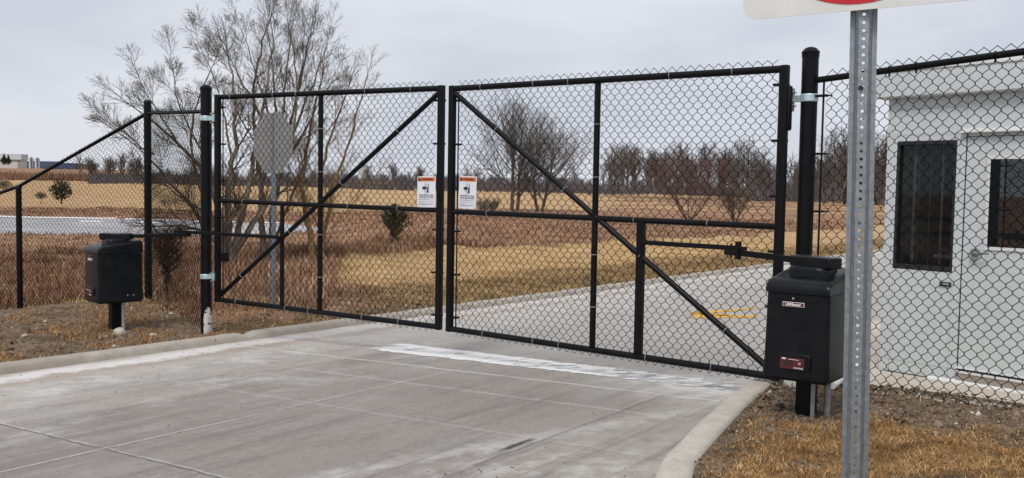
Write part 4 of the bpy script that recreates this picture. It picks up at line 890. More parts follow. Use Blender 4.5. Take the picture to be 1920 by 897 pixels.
# white conduit along the base
u0_, z0_ = hit(1742, 707); u1_, z1_ = hit(1918, 727)
mb = MB(); a = C0+b_*u0_-k_*.03; b = C0+b_*(u1_+1.2)-k_*.03; sl_ = (z1_-z0_)/(u1_-u0_); za, zb2 = z0_, z0_+sl_*0
mb.tube([Vector((a.x, a.y, z0_-.004)), Vector((b.x, b.y, z0_+(bz(u1_)-bz(u0_))*2.0))], .021, 14); mb.build('base_conduit', M['pvc'], bo, smooth=True)
for f in (.1, .45): q = a.lerp(b, f); MB().tube([Vector((q.x, q.y, z0_-.004))-b_*.03+Vector((0, 0, (bz(u1_)-bz(u0_))*2*f)), Vector((q.x, q.y, z0_-.004))+b_*.03+Vector((0, 0, (bz(u1_)-bz(u0_))*2*f))], .026, 14).build('conduit_coupling', M['pvc'], bo, smooth=True)
uu, zz = hit(1773, 533); bb('pass_slot', uu-.043, uu+.043, -.014, 0, zz-.016, zz+.016, 'gasket', .003); bb('slot_flap', uu-.03, uu+.03, -.018, -.0141, zz-.006, zz+.008, 'interior2', .001)

# ------------------------------------------------------------------ far industrial buildings (left horizon)
M['fwhite'] = simple('far_white_cladding', (.46, .46, .43), (.54, .53, .50), .05, .7); M['fsilo'] = simple('far_silo_metal', (.42, .45, .48), (.5, .53, .56), .1, .6); M['fblue'] = simple('far_blue_cladding', (.045, .065, .12), (.06, .085, .15), .05, .7); M['fbrick'] = simple('far_brown_brick', (.11, .075, .07), (.15, .1, .09), .05, .8); M['fdark'] = simple('far_dark_window', (.05, .055, .07), (.07, .07, .08), .1, .5)
def far_box(g, name, px0, px1, pyt, pyb, Y, dep, mat, off=0):
    a = P(px0, pyb, Y); b = P(px1, pyb, Y); t_ = P((px0+px1)/2, pyt, Y); zb_ = (a.z+b.z)/2-3
    return MB().box(((a.x+b.x)/2, Y+dep/2+off, (t_.z+zb_)/2), (b.x-a.x, dep, t_.z-zb_)).build(name, M[mat], g)
g = empty('factory_building', P(30, 312, 620), 'long low white warehouse on the far left horizon', 'building'); far_box(g, 'wall', -60, 39, 290, 313, 620, 8, 'fwhite'); far_box(g, 'roof_line', -60, 39.6, 288.5, 290.2, 619, 9, 'fsilo'); far_box(g, 'lower_wing', -60, 33, 303, 314, 612, 7, 'fwhite'); far_box(g, 'window_band', -60, 38, 301, 302.5, 619.3, .6, 'fdark')
g = empty('factory_building', P(110, 315, 660), 'low dark blue and brown factory behind the silos on the far left', 'building'); far_box(g, 'wall', 40, 170, 307, 318, 660, 8, 'fbrick'); far_box(g, 'upper_wall', 40, 106, 302.5, 307.5, 659, 9, 'fblue'); far_box(g, 'upper_wall', 106, 143, 306, 309, 659, 9, 'fblue')
for i, (x0, x1, yt, lab) in enumerate(((54.5, 62.5, 295, 'left of the two pale silos before the dark factory, with ladder cage'), (65.5, 74.5, 296, 'right of the two pale silos before the dark factory, slightly wider'))):
    a = P(x0, 318, 600); b = P(x1, 318, 600); tp = P(x0, yt, 600).z; g = empty('silo', ((a.x+b.x)/2, 600, a.z), lab, 'silo', group='pale silos on the horizon'); r_ = (b.x-a.x)/2
    MB().lathe(((a.x+b.x)/2, 600, a.z-3), [(r_, 0), (r_, tp-a.z+2.4), (r_*.6, tp-a.z+3), (.05, tp-a.z+3.3)], 20).build('tank', M['fsilo'], g, smooth=True)
    MB().box(((a.x+b.x)/2+r_*.5, 600-r_, (a.z+tp)/2), (.5, .5, tp-a.z)).build('ladder_cage', M['fdark'], g)
# ------------------------------------------------------------------ bare trees
class Tree:
    def __init__(s, seed): s.r = np.random.RandomState(seed); s.rn = random.Random(seed); s.V = []; s.F = []; s.n = 0; s.ntip = 0
    def path(s, pts, rad, k):
        pts = np.asarray(pts, float); m = len(pts); t_ = np.gradient(pts, axis=0); t_ /= np.linalg.norm(t_, axis=1)[:, None]+1e-9
        a = np.array([0, 0, 1.]) if abs(t_[0, 2]) < .85 else np.array([1., 0, 0]); u = np.cross(t_, a); u /= np.linalg.norm(u, axis=1)[:, None]+1e-9; w = np.cross(t_, u)
        an = 2*np.pi*np.arange(k)/k; rad = np.asarray(rad)[:, None, None]
        ring = pts[:, None]+(u[:, None]*np.cos(an)[None, :, None]+w[:, None]*np.sin(an)[None, :, None])*rad
        s.V.append(ring.reshape(-1, 3)); i = s.n+k*np.arange(m-1)[:, None]+np.arange(k)[None]; j = s.n+k*np.arange(m-1)[:, None]+(np.arange(k)[None]+1) % k
        s.F.append(np.stack([i, j, j+k, i+k], -1).reshape(-1, 4)); s.n += m*k
    def grow(s, p, d, L, r, lv, o):
        rn = s.rn; nseg = max(3, int(L/o['seg'][min(lv, len(o['seg'])-1)])); st = L/nseg; pts = [p.copy()]; rad = [r]; dirs = [d.copy()]
        wv = o['wig'][min(lv, len(o['wig'])-1)]; up = o['up'][min(lv, len(o['up'])-1)]; mr = o['minr']
        for i in range(nseg):
            d = d+np.array([rn.gauss(0, wv), rn.gauss(0, wv), rn.gauss(0, wv)+up*st]); d /= np.linalg.norm(d); p = p+d*st; pts.append(p.copy()); dirs.append(d.copy())
            f = (i+1)/nseg; rad.append(max(mr*.6, r*(1-f*(1-o['taper']))))
        s.path(pts, rad, 8 if r > .05 else (5 if r > .015 else 3))
        if lv >= o['levels']: return
        nc = o['kids'][lv]; nc = max(1, int(round(nc*rn.uniform(.8, 1.2)))); az = rn.uniform(0, 6.28); f0 = o['f0'][min(lv, len(o['f0'])-1)]
        for c in range(nc):
            f = f0+(1-f0)*(c+.5*rn.random())/nc; x = f*nseg; i = min(int(x), nseg-1); q = pts[i]+(pts[i+1]-pts[i])*(x-i); dd = dirs[min(i+1, nseg)]
            az += 2.4+rn.uniform(-.5, .5); a = np.cross(dd, [0, 0, 1.]); 
            if np.linalg.norm(a) < .1: a = np.array([1., 0, 0])
            a /= np.linalg.norm(a); b = np.cross(dd, a); an = math.radians(rn.uniform(*o['ang'][min(lv, len(o['ang'])-1)])); sp = a*math.cos(az)+b*math.sin(az)
            nd = dd*math.cos(an)+sp*math.sin(an); nd /= np.linalg.norm(nd)
            cl = L*rn.uniform(*o['len'][min(lv, len(o['len'])-1)])*(1.15-.55*f); cr = max(mr, min(rad[i]*.8, r*o['rk']*(1.1-.5*f)))
            s.grow(q, nd, cl, cr, lv+1, o)
        # leader continues
        if o.get('tip', True) and lv < o['levels']:
            for k in range(2): 
                nd = dirs[-1]+np.array([rn.gauss(0, .25), rn.gauss(0, .25), rn.gauss(0, .15)]); nd /= np.linalg.norm(nd); s.grow(pts[-1], nd, L*rn.uniform(.3, .5), rad[-1], min(lv+1+k, o['levels']), dict(o, tip=False))
    def obj(s, name, mat, parent=None): return npmesh(name, np.concatenate(s.V), np.concatenate(s.F), mat, smooth=True, parent=parent)
def split_tree(loc, build_trunk, build_crown, label, cat, mats, name='bare_tree', group=None):
    g = empty(name, loc, label, cat, group=group)
    a = build_trunk(); b = build_crown
    return g
OPT = dict(seg=[.28, .2, .14, .1, .08], wig=[.07, .10, .13, .16, .18], up=[.10, .25, .35, .35, .3], levels=4, kids=[6, 6, 5, 4], f0=[.25, .18, .12, .1], ang=[(22, 48), (22, 50), (22, 55), (25, 60)], len=[(.45, .65), (.45, .65), (.42, .62), (.4, .7)], rk=.55, taper=.28, minr=.0032)
# -- the large multi-stemmed willow left of centre
def limb_tree(seed, limbs, opt, Y0):
    """limbs: list of (photo polyline, distances, r0, r1); the limbs are surveyed, everything finer is grown from them"""
    T1 = Tree(seed); T2 = Tree(seed+1)
    for pl, Ys, r0, r1, nk, lf in limbs:
        w = [np.array(P(x, y, Yv)) for (x, y), Yv in zip(pl, Ys)]
        # densify with a Catmull-like interpolation and slight wobble
        seg = np.r_[0, np.cumsum([np.linalg.norm(b-a) for a, b in zip(w[:-1], w[1:])])]; n = max(6, int(seg[-1]/.22)); q = np.linspace(0, seg[-1], n); W_ = np.array(w)
        pts = np.stack([np.interp(q, seg, W_[:, k]) for k in range(3)], 1); ker = np.array([.25, .5, .25])
        for _ in range(9): pts[1:-1] = .25*pts[:-2]+.5*pts[1:-1]+.25*pts[2:]
        pts[1:-1] += T1.r.normal(0, .018, pts[1:-1].shape); rad = r0+(r1-r0)*(q/seg[-1])**.55
        T1.path(pts, rad, 9); L = seg[-1]; az = T1.rn.uniform(0, 6.28)
        nk = max(4, int(nk*.95))
        for c in range(nk):
            f = .22+.78*(c+T1.rn.random()*.6)/nk; x = min(f, .999)*(n-1); i = int(x); p = pts[i]+(pts[i+1]-pts[i])*(x-i); d = pts[i+1]-pts[i]; d /= np.linalg.norm(d)
            a = np.cross(d, [0, 0, 1.]); a /= np.linalg.norm(a)+1e-6; b = np.cross(d, a); az += 2.4; an = math.radians(T1.rn.uniform(22, 55)); nd = d*math.cos(an)+(a*math.cos(az)+b*math.sin(az))*math.sin(an); nd[2] += .15; nd /= np.linalg.norm(nd)
            T2.grow(p, nd, lf*T1.rn.uniform(.7, 1.25)*(1.15-.5*f), max(opt['minr'], rad[i]*.42), 1, opt)
        T2.grow(pts[-1], (pts[-1]-pts[-2])/np.linalg.norm(pts[-1]-pts[-2]), lf*.9, r1, 1, opt)
    return T1, T2
optW = dict(OPT, levels=4, kids=[6, 6, 5, 2], seg=[.2, .16, .13, .11, .1], minr=.0026, wig=[.05, .06, .08, .09, .09], up=[.1, .30, .35, .35], ang=[(20, 42), (18, 42), (18, 40), (20, 42)], len=[(.5, .75), (.5, .8), (.5, .8), (.5, .8)], f0=[.25, .12, .1, .1])
Yw = 17.5
L1 = [([(420, 548), (408, 500), (425, 420), (400, 330), (330, 262), (262, 210)], [17.5, 17.4, 17.3, 17.0, 16.6, 16.3], .11, .012, 7, .75),
      ([(425, 545), (432, 470), (420, 380), (440, 300), (446, 205), (430, 120)], [17.5, 17.5, 17.6, 17.7, 17.8, 18], .13, .014, 8, .8),
      ([(432, 540), (440, 450), (470, 350), (482, 250), (505, 150), (512, 70)], [17.5, 17.6, 17.8, 18, 18, 18.2], .10, .012, 8, .85),
      ([(418, 480), (380, 410), (330, 355), (290, 290), (240, 262)], [17.4, 17.0, 16.5, 16.2, 16.0], .06, .010, 6, .6),
      ([(440, 470), (500, 390), (545, 290), (560, 180), (548, 80)], [17.6, 18.2, 18.6, 18.9, 19.2], .075, .010, 8, .8),
      ([(410, 450), (370, 340), (352, 270), (362, 190), (396, 130)], [17.4, 17.6, 17.9, 18.1, 18.2], .06, .010, 6, .6),
      ([(425, 440), (360, 430), (320, 405), (290, 425)], [17.4, 16.9, 16.4, 16.2], .05, .012, 7, .5)]
L1 += [([(436, 300), (420, 200), (392, 120), (375, 88)], [17.7, 17.8, 18, 18.1], .03, .005, 8, .55), ([(400, 330), (350, 240), (318, 170), (322, 120)], [17.3, 17.2, 17.1, 17.1], .035, .006, 8, .55), ([(330, 262), (282, 200), (262, 150)], [16.6, 16.4, 16.3], .025, .005, 6, .5), ([(290, 290), (240, 250), (200, 225)], [16.2, 16, 15.9], .02, .005, 6, .45), ([(425, 420), (350, 380), (300, 350), (285, 330)], [17.4, 17.1, 16.9, 16.8], .03, .005, 7, .5)]
L1b = [([(590, 520), (585, 440), (560, 350), (580, 250), (600, 160)], [19.5, 19.5, 19.6, 19.8, 20], .10, .016, 8, .75),
      ([(592, 520), (610, 420), (590, 330), (628, 240), (648, 180)], [19.5, 19.6, 19.8, 20, 20.2], .085, .015, 8, .75),
      ([(598, 480), (612, 400), (640, 310), (668, 230), (684, 160)], [19.6, 20, 20.3, 20.5, 20.6], .07, .012, 9, .7),
      ([(600, 470), (650, 390), (700, 335)], [19.6, 20, 20.3], .03, .01, 6, .5)]
FAN = [([(508, 270), (470, 170), (432, 110), (402, 75)], [19., 18.9, 18.8, 18.8]), ([(512, 250), (485, 140), (462, 80), (448, 45)], [19, 19, 19, 19]), ([(520, 240), (512, 130), (502, 60), (496, 22)], [19.1, 19.2, 19.2, 19.3]), ([(528, 240), (535, 130), (545, 60), (550, 12)], [19.2, 19.3, 19.4, 19.5]), ([(538, 250), (568, 140), (585, 70), (592, 30)], [19.3, 19.4, 19.5, 19.6]), ([(545, 260), (585, 170), (605, 110), (616, 72)], [19.3, 19.5, 19.6, 19.7]), ([(550, 280), (600, 200), (622, 150)], [19.4, 19.6, 19.7])]
L1c = [([(500, 530), (505, 460), (515, 380), (535, 270), (560, 170), (575, 90)], [18.8, 18.9, 19, 19.2, 19.4, 19.6], .10, .014, 9, .75),
      ([(498, 530), (488, 440), (492, 340), (470, 230), (480, 110), (498, 60)], [18.8, 18.9, 19, 19.3, 19.4, 19.6], .10, .014, 9, .75),
      ([(505, 470), (540, 400), (560, 320), (610, 250)], [18.9, 18.7, 18.6, 18.5], .05, .012, 7, .6)]
def big_tree(name, label, limbs, seed, opt, Y0, m1, m2):
    T1, T2 = limb_tree(seed, limbs, opt, Y0); b = P(limbs[0][0][0][0], limbs[0][0][0][1], Y0); g = empty(name, b, label, 'tree')
    a = T1.obj('trunk', m1); setpar(a, g); c = T2.obj('crown', m2); setpar(c, g); print(name, T1.n, T2.n); return g
big_tree('bare_tree', 'large spreading bare willow with a low forked trunk right of the left gate post', L1, 21, optW, 17.5, M['bark'], M['twig'])
L1c += [(a_, b_2, .038, .005, 9, .62) for a_, b_2 in FAN]
big_tree('bare_tree', 'slender bare tree directly behind the back of the octagonal sign', L1c, 33, dict(optW, kids=[6, 5, 4, 2]), 18.8, M['bark'], M['twig'])
big_tree('bare_tree', 'ochre-tinged bare willow right of the octagonal sign, reaching behind the left gate brace', L1b, 45, dict(optW, kids=[6, 5, 4, 2]), 19.5, M['barkgold'], M['barkgold'])
# -- middle-distance trees
def grown_tree(name, label, px, py, Y, hpx, seed, opt, m1, m2, stems=1, spread=.15, cat='tree', group=None, r0=None, trunkL=.5):
    b = P(px, py, Y); H = hpx*Y/FPX; b.z = b.z; g = empty(name, b, label, cat, group=group); T1 = Tree(seed); T2 = Tree(seed+5); rn = T1.rn
    for k in range(stems):
        a = 6.28*k/max(1, stems)+rn.random(); sp = spread*(1 if stems > 1 else .3); d = np.array([math.cos(a)*sp, math.sin(a)*sp, 1.]); d /= np.linalg.norm(d)
        o1 = dict(opt, levels=0); p = np.array([b.x+math.cos(a)*.02*H*(stems > 1), b.y+math.sin(a)*.02*H, b.z-.2]); L = H*trunkL*rn.uniform(.9, 1.1); rr = (r0 or H*.022)*(1 if stems == 1 else .7)
        sc = H; nseg = 8; pts = [p]; dd = d.copy()
        for i in range(nseg): dd = dd+np.array([rn.gauss(0, .05), rn.gauss(0, .05), .02]); dd /= np.linalg.norm(dd); pts.append(pts[-1]+dd*L/nseg)
        rad = [rr*(1-.55*i/nseg) for i in range(nseg+1)]; T1.path(pts, rad, 7)
        nk = opt['kids'][0]; az = rn.random()*6
        for c in range(nk):
            f = .35+.65*(c+.3)/nk; i = min(int(f*nseg), nseg-1); q = pts[i]; az += 2.4; an = math.radians(rn.uniform(*opt['ang'][0])); e1 = np.array([math.cos(az), math.sin(az), 0]); nd = dd*math.cos(an)+e1*math.sin(an); nd /= np.linalg.norm(nd)
            T2.grow(q, nd, H*rn.uniform(.34, .5)*(1.2-.4*f), rad[i]*.55, 1, opt)
        T2.grow(pts[-1], dd, H*(1-trunkL)*.62, rad[-1], 1, opt)
    a = T1.obj('trunk', m1); setpar(a, g); c = T2.obj('crown', m2); setpar(c, g); return g
def opt_for(H, lv=3, kids=(6, 6, 5), minr=None, ang=None, up=None):
    return dict(seg=[H*.06, H*.05, H*.035, H*.025], wig=[.05, .07, .09, .10], up=up or [.3/H*2, .8/H*2, 1.0/H*2, 1.0/H*2], levels=lv, kids=list(kids), f0=[.25, .15, .12, .1], ang=ang or [(22, 50), (20, 45), (20, 45), (22, 45)], len=[(.5, .7), (.5, .7), (.48, .7), (.45, .7)], rk=.55, taper=.3, minr=minr or H*.0016)
H = 230*88/FPX
grown_tree('bare_tree', 'tallest bare tree with close trunks in the field behind the right gate leaf', 965, 398, 88, 238, 61, opt_for(H, 4, (8, 7, 5, 3), .0095, ang=[(28, 62), (22, 50), (20, 45), (22, 45)]), M['twig'], M['farbark'], 2, .10)
grown_tree('bare_tree', 'bare tree leaning right, close beside the taller tree in the field', 1012, 399, 88, 215, 77, opt_for(H, 4, (8, 6, 5, 3), .0095, ang=[(30, 62), (22, 50), (22, 55), (25, 60)]), M['twig'], M['farbark'], 2, .32)
H = 4.5
grown_tree('bare_shrub', 'large reddish-brown bare shrub fanning from its base behind the right gate leaf', 1292, 410, 62, 150, 91, opt_for(5.4, 4, (5, 4, 4, 2), .0065, ang=[(18, 45), (20, 48), (22, 52), (25, 55)]), M['redtwig'], M['redtwig'], 9, .75, 'shrub', r0=.055, trunkL=.5)
grown_tree('bare_shrub', 'smaller dark bare shrub right of the reddish shrub, near the thick gate stile', 1378, 412, 60, 82, 95, opt_for(2.8, 3, (5, 5, 4), .007, ang=[(15, 45), (18, 42), (20, 48)]), M['twig'], M['twig'], 6, .5, 'shrub', trunkL=.4)
grown_tree('bare_shrub', 'low grey tangled shrub at the foot of the field trees', 1035, 428, 70, 44, 97, opt_for(1.8, 3, (5, 4, 4), .010), M['farbark'], M['farbark'], 7, .9, 'shrub', trunkL=.4)
grown_tree('bare_shrub', 'low dark shrub left of the field trees beside the right warning sign', 915, 402, 74, 46, 98, opt_for(2.0, 3, (5, 4, 4), .010), M['farbark'], M['farbark'], 7, .8, 'shrub', trunkL=.4)
H = 125*120/FPX
grown_tree('bare_tree', 'dark round-headed bare tree beyond the top right part of the right leaf', 1400, 375, 120, 128, 103, opt_for(H, 4, (6, 5, 4, 3), .014), M['farbark'], M['farbark'], 2, .16)
grown_tree('bare_tree', 'dense bare tree between the thick gate post and the perforated sign post', 1572, 378, 110, 158, 107, opt_for(158*110/FPX, 4, (6, 5, 4, 3), .0135), M['farbark'], M['farbark'], 2, .2)
grown_tree('bare_tree', 'dense bare tree just left of the guard booth wall', 1652, 380, 108, 160, 109, opt_for(160*108/FPX, 4, (6, 5, 4, 3), .0135), M['farbark'], M['farbark'], 2, .2)
# prototypes copied along the wood's edge
def proto(seed, H, stems, mat):
    b = Vector((0, 0, 0)); T = Tree(seed); rn = T.rn; o = opt_for(H, 4, (6, 4, 3, 2), H*.0015)
    for k in range(stems):
        a = 6.28*k/stems; T.grow(np.array([math.cos(a)*.02*H, math.sin(a)*.02*H, -.3]), np.array([math.cos(a)*.18*(stems > 1), math.sin(a)*.18*(stems > 1), 1.]), H*.52, H*.022, 0, dict(o, ang=[(20, 42)]+o['ang'][1:]))
    return T
protos = []
for i in range(5):
    T = proto(200+i*7, 10., 1+i % 3, M['farbark']); V = np.concatenate(T.V); V *= 10/V[:, 2].max(); protos.append((V, np.concatenate(T.F)))
pm = {}
edge = [(1165, 352, 150, 92, 'tall thin bare tree just right of the central upright of the right leaf'), (1188, 352, 160, 84, None), (1232, 353, 170, 80, None), (1262, 354, 150, 90, None), (1300, 355, 165, 100, None), (1330, 356, 160, 92, None), (1216, 353, 180, 66, None), (1352, 357, 170, 84, None), (1440, 372, 150, 90, None), (1474, 372, 170, 70, None),
        (1545, 378, 150, 100, None), (1602, 380, 140, 130, None), (1625, 381, 150, 120, None), (1508, 374, 160, 84, None), (690, 344, 230, 40, None), (640, 343, 240, 36, None), (738, 345, 220, 44, None), (790, 346, 230, 38, None), (560, 342, 230, 42, None), (885, 350, 230, 42, None), (1080, 352, 220, 46, None), (228, 334, 230, 52, None), (205, 334, 240, 44, None), (250, 335, 235, 40, None), (175, 333, 250, 30, None), (1130, 353, 210, 56, None), (1425, 372, 140, 84, None), (1378, 366, 150, 70, None)]
rn = np.random.RandomState(77)
for k in range(9): px = 1140+k*37+rn.uniform(-6, 6); edge.append((px, 354+(px-1140)*.045, rn.uniform(140, 185), rn.uniform(62, 102), None))
for k in range(8): px = 1500+k*22+rn.uniform(-6, 6); edge.append((px, 375+k*.6, rn.uniform(135, 160), rn.uniform(80, 130), None))
for k in range(9): px = 150+k*15+rn.uniform(-5, 5); edge.append((px, 333.5+k*.3, rn.uniform(210, 240), rn.uniform(26, 50), ''))
LEFTL = ['taller grey bare tree of the far group left of the capped corner post', 'low grey bare tree at the left end of the far group near the corner post', 'bare tree at the right end of the far group left of the corner post', 'lowest bare tree at the far left end of the distant wood']
li_ = 0
for i, (px, py, Y, hp, lab) in enumerate(edge):
    V, F_ = protos[i % 5]
    if i % 5 not in pm:
        o = npmesh('bare_tree', V, F_, M['farbark'], smooth=False); pm[i % 5] = o.data
    else: o = bpy.data.objects.new('bare_tree', pm[i % 5]); COL.objects.link(o)
    b = P(px, py, Y); s_ = hp*Y/FPX/10; o.location = b; o.scale = (s_*1.05, s_*1.05, s_); o.rotation_euler = (0, 0, i*1.7)
    if lab: l = lab
    elif px > 1480: l = 'grey bare tree at the far wood edge between the thick gate post and the booth'
    elif px > 1100: l = 'thin grey bare tree rising from the far wood behind the right gate leaf'
    elif px > 500: l = 'small bare tree topping the low distant wood behind the centre of the gate'
    elif px in (228, 205, 250, 175): l = LEFTL[[228, 205, 250, 175].index(px)]
    else: l = 'grey bare tree in the far cluster beyond the sloping fence rail on the left'
    tag(o, l, 'tree', 'bare trees along the far wood, ' + ('right' if px > 1480 else 'behind the right leaf' if px > 1100 else 'centre' if px > 500 else 'left'))
# the wood itself: one mass of fine uprights and branching twigs
def wood():
    Vs = []; Fs = []; n = 0; rn = np.random.RandomState(5)
    Ts = [];
    for i in range(4):
        T = Tree(300+i); o = opt_for(10., 2, (9, 6), .045); T.grow(np.array([0., 0, -.5]), np.array([0, 0, 1.]), 6.5, .16, 0, dict(o, ang=[(18, 40), (20, 45)])); V = np.concatenate(T.V); V *= 10/V[:, 2].max(); Ts.append((V, np.concatenate(T.F)))
    for k in range(750):
        px = rn.uniform(-120, 2100); Y = rn.uniform(225, 290)
        if px < 170: 
            continue
        h = rn.uniform(20, 34) if px < 1100 else rn.uniform(20, 38)
        if px < 300: h = rn.uniform(14, 26)
        if px > 1400: h = rn.uniform(32, 56); Y = rn.uniform(170, 230)
        if px > 1125 and rn.rand() < .30: h = rn.uniform(50, 98)
        yb = 337+(px)*.0175+(6 if px > 1100 else 0)+(3 if px > 1400 else 0)
        b = P(px, yb, Y); sc = h*Y/FPX/10; V, F_ = Ts[k % 4]; a = rn.rand()*6.28; ca, sa = math.cos(a), math.sin(a); wx = sc*rn.uniform(1.0, 1.6)
        W_ = np.stack([(V[:, 0]*ca-V[:, 1]*sa)*wx+b.x, (V[:, 0]*sa+V[:, 1]*ca)*wx+b.y, V[:, 2]*sc+b.z-.5], 1); Vs.append(W_); Fs.append(F_+n); n += len(V)
    # understorey of upright stems
    m = 26000; px = rn.uniform(165, 2100, m); Yq = rn.uniform(200, 280, m); Yq = np.where(px > 1400, Yq*.8, Yq); X = (px-960)/FPX*Yq
    hh = rn.uniform(.3, 1, m)**1.2*(27+5*(px > 1100)+12*(px > 1400))*Yq/FPX; z0 = CZ-(6+8*(px > 1100))/FPX*Yq-.3
    lean = rn.normal(0, .22, m); w = .07+.05*rn.rand(m); V = np.stack([np.stack([X-w, Yq, z0], 1), np.stack([X+w, Yq, z0], 1), np.stack([X+lean*hh, Yq+rn.normal(0, .5, m), z0+hh], 1)], 1).reshape(-1, 3)
    V4 = np.concatenate(Vs); F4_ = np.concatenate(Fs); me_o = npmesh('far_wood', V4, F4_, M['thicket']); tag(me_o, 'low grey-brown leafless wood along the horizon', 'wood', kind='stuff')
    o2 = npmesh('far_thicket', V, np.arange(3*m).reshape(-1, 3), M['thicket']); tag(o2, 'dense leafless undergrowth below the far wood', 'undergrowth', kind='stuff')
wood()
# -- blades: grass, reeds
def blades(name, X, Y, Z, h, w, lean, mat, tint, kind_label, cat, seed=0, two=True):
    rn = np.random.RandomState(seed); m = len(X); a = rn.uniform(0, 2*np.pi, m); la = rn.uniform(0, 2*np.pi, m)
    wx = np.cos(a)*w/2; wy = np.sin(a)*w/2; lx = np.cos(la)*lean*h; ly = np.sin(la)*lean*h; hz = h*np.sqrt(np.clip(1-lean**2, .04, 1))
    B = np.stack([X, Y, Z], 1); o = np.stack([wx, wy, 0*wx], 1)
    if two:
        mid = B+np.stack([lx*.35, ly*.35, hz*.6], 1); tip = B+np.stack([lx, ly, hz], 1)
        V = np.stack([B-o, B+o, mid+o*.8, mid-o*.8, tip], 1).reshape(-1, 3); i = 5*np.arange(m)[:, None]
        F = np.concatenate([i+np.array([[0, 1, 2]]), i+np.array([[0, 2, 3]]), i+np.array([[3, 2, 4]])]); k = 5
    else:
        tip = B+np.stack([lx, ly, hz], 1); V = np.stack([B-o, B+o, tip], 1).reshape(-1, 3); F = np.arange(3*m).reshape(-1, 3); k = 3
    ob = npmesh(name, V, F, mat, {'tint': ('FLOAT', np.repeat(tint, k))}); return tag(ob, kind_label, cat, kind='stuff')
rn = np.random.RandomState(42)
# right foreground dead grass
m = 230000; X = rn.uniform(.45, 4.5, m); Y = rn.uniform(2.6, 6.6, m); ins = inpoly(X, Y, VP_) & (dpoly(X, Y, RC) > .2)
def soilmask(X, Y):
    s1 = ss(.55, .12, dpoly(X, Y, [(2.0, 6.5), (2.45, 6.0), (2.96, 5.45), (4.4, 3.9)])-.55+.16*wob(X, Y, .9, 15)); s2 = ss(.42, .12, dpoly(X, Y, RC)-.05+.1*wob(X, Y, .7, 16)); s3 = ss(.55, .2, np.hypot(X-1.72, Y-5.45)+.12*wob(X, Y, .5, 17)); s4 = ss(.12, .5, wob(X, Y, 1.3, 18)+.4*wob(X, Y, .35, 19)+.35*(X-2.6))*.9
    return np.maximum(np.maximum(s1, s2), np.maximum(s3, s4))
sm = soilmask(X, Y); cl = .5+.5*wob(X, Y, .28, 20); keep = ins & (rn.rand(m) < (1-sm)*np.clip(.25+cl, 0, 1)+.03); X, Y = X[keep], Y[keep]
Z = right_verge(X, Y)+clod(X, Y, 1)*.02-.002+rn.uniform(0, .012, len(X)); hh = rn.uniform(.016, .046, len(X))*(.6+.7*cl[keep]); tn = np.clip(.47+.24*wob(X, Y, .5, 21)+rn.normal(0, .26, len(X)), 0, 1)
blades('dead_grass', X, Y, Z, hh, (.0026), 1-rn.uniform(.005, .5, len(X))**1.3, M['deadgrass'], tn, 'matted orange dead grass on the right verge', 'grass', 1)
# left verge grass
m = 90000; S = rn.uniform(-11, -1.2, m); D_ = rn.uniform(.2, 3.2, m); X, Y = XY(S, D_); g_ = ss(.15, -.25, wob(X, Y, 1.9, 22)+.5*wob(X, Y, .5, 23))*ss(-1.8, -4.5, S)*.85+.06; keep = rn.rand(m) < g_; X, Y = X[keep], Y[keep]
Z = land(X, Y)+clod(X, Y, .018)-.004; blades('dead_grass', X, Y, Z, rn.uniform(.02, .07, len(X)), .005, rn.uniform(.5, .97, len(X)), M['deadgrass'], np.clip(rn.normal(.38, .22, len(X)), 0, 1), 'patchy brown dead grass on the left verge', 'grass', 2)
# mown slope beyond the gate
m = 170000; S = rn.uniform(-3.2, 24, m); D_ = rn.uniform(.2, 9.5, m)**1.0; X, Y = XY(S, D_); c_ = cover(X, Y); keep = rn.rand(m) < (.35+.65*np.clip(c_[:, 0]+.3, 0, 1))*(c_[:, 1] < .6); X, Y, c_, D_ = X[keep], Y[keep], c_[keep], D_[keep]
Z = land(X, Y)-.005; dist = np.hypot(X, Y); hh = rn.uniform(.02, .06, len(X))*(1+.6*(1-c_[:, 0])); tn = np.clip(.25+.4*c_[:, 0]+.2*wob(X, Y, 2.2, 24)+rn.normal(0, .18, len(X)), 0, 1)
blades('mown_grass', X, Y, Z, hh, .007+.0006*dist, rn.uniform(.3, .95, len(X)), M['mown'], tn, 'golden mown winter grass behind the gate', 'grass', 3, False)
# reeds and rough brown growth down to the pond and across the low ground
def reeds(m, smin, smax, dmin, dmax, seed, hmul, wmul, nm, lab, lim=None):
    rn = np.random.RandomState(seed); S = rn.uniform(smin, smax, m); u = rn.rand(m); D_ = dmin+(dmax-dmin)*u**1.25; X, Y = XY(S, D_); az = X/np.maximum(Y, 1); c_ = cover(X, Y)
    ok = (c_[:, 1] > .35) & ~near_fence(X, Y) & (Y > 6) & (np.abs(az) < .95) & (pond_r(X, Y) > .97+.10*wob(X, Y, 5, 33)); ok &= rn.rand(m) < np.clip(.55+.5*wob(X, Y, 2.4, 25), .12, 1)
    if lim: ok &= lim(X, Y, az)
    X, Y = X[ok], Y[ok]; n = len(X); D2 = np.hypot(X, Y); Z = land(X, Y)-.02; cl = .5+.5*wob(X, Y, 3.1, 26); h = (.12+.42*cl*rn.uniform(.4, 1, n))*hmul; s, d = SD(X, Y); h *= ss(.8, 5, d)*.7+.3
    tn = np.clip(.42+.25*wob(X, Y, 6, 27)+rn.normal(0, .2, n)+.25*ss(7, 3, d)*ss(.3, -.3, wob(X, Y, 1.5, 28)), 0, 1); print(nm, n)
    return blades(nm, X, Y, Z, h, (.004+.00075*D2)*wmul, rn.uniform(.1, .75, n), M['reed'], tn, lab, 'reeds', seed+1, True)
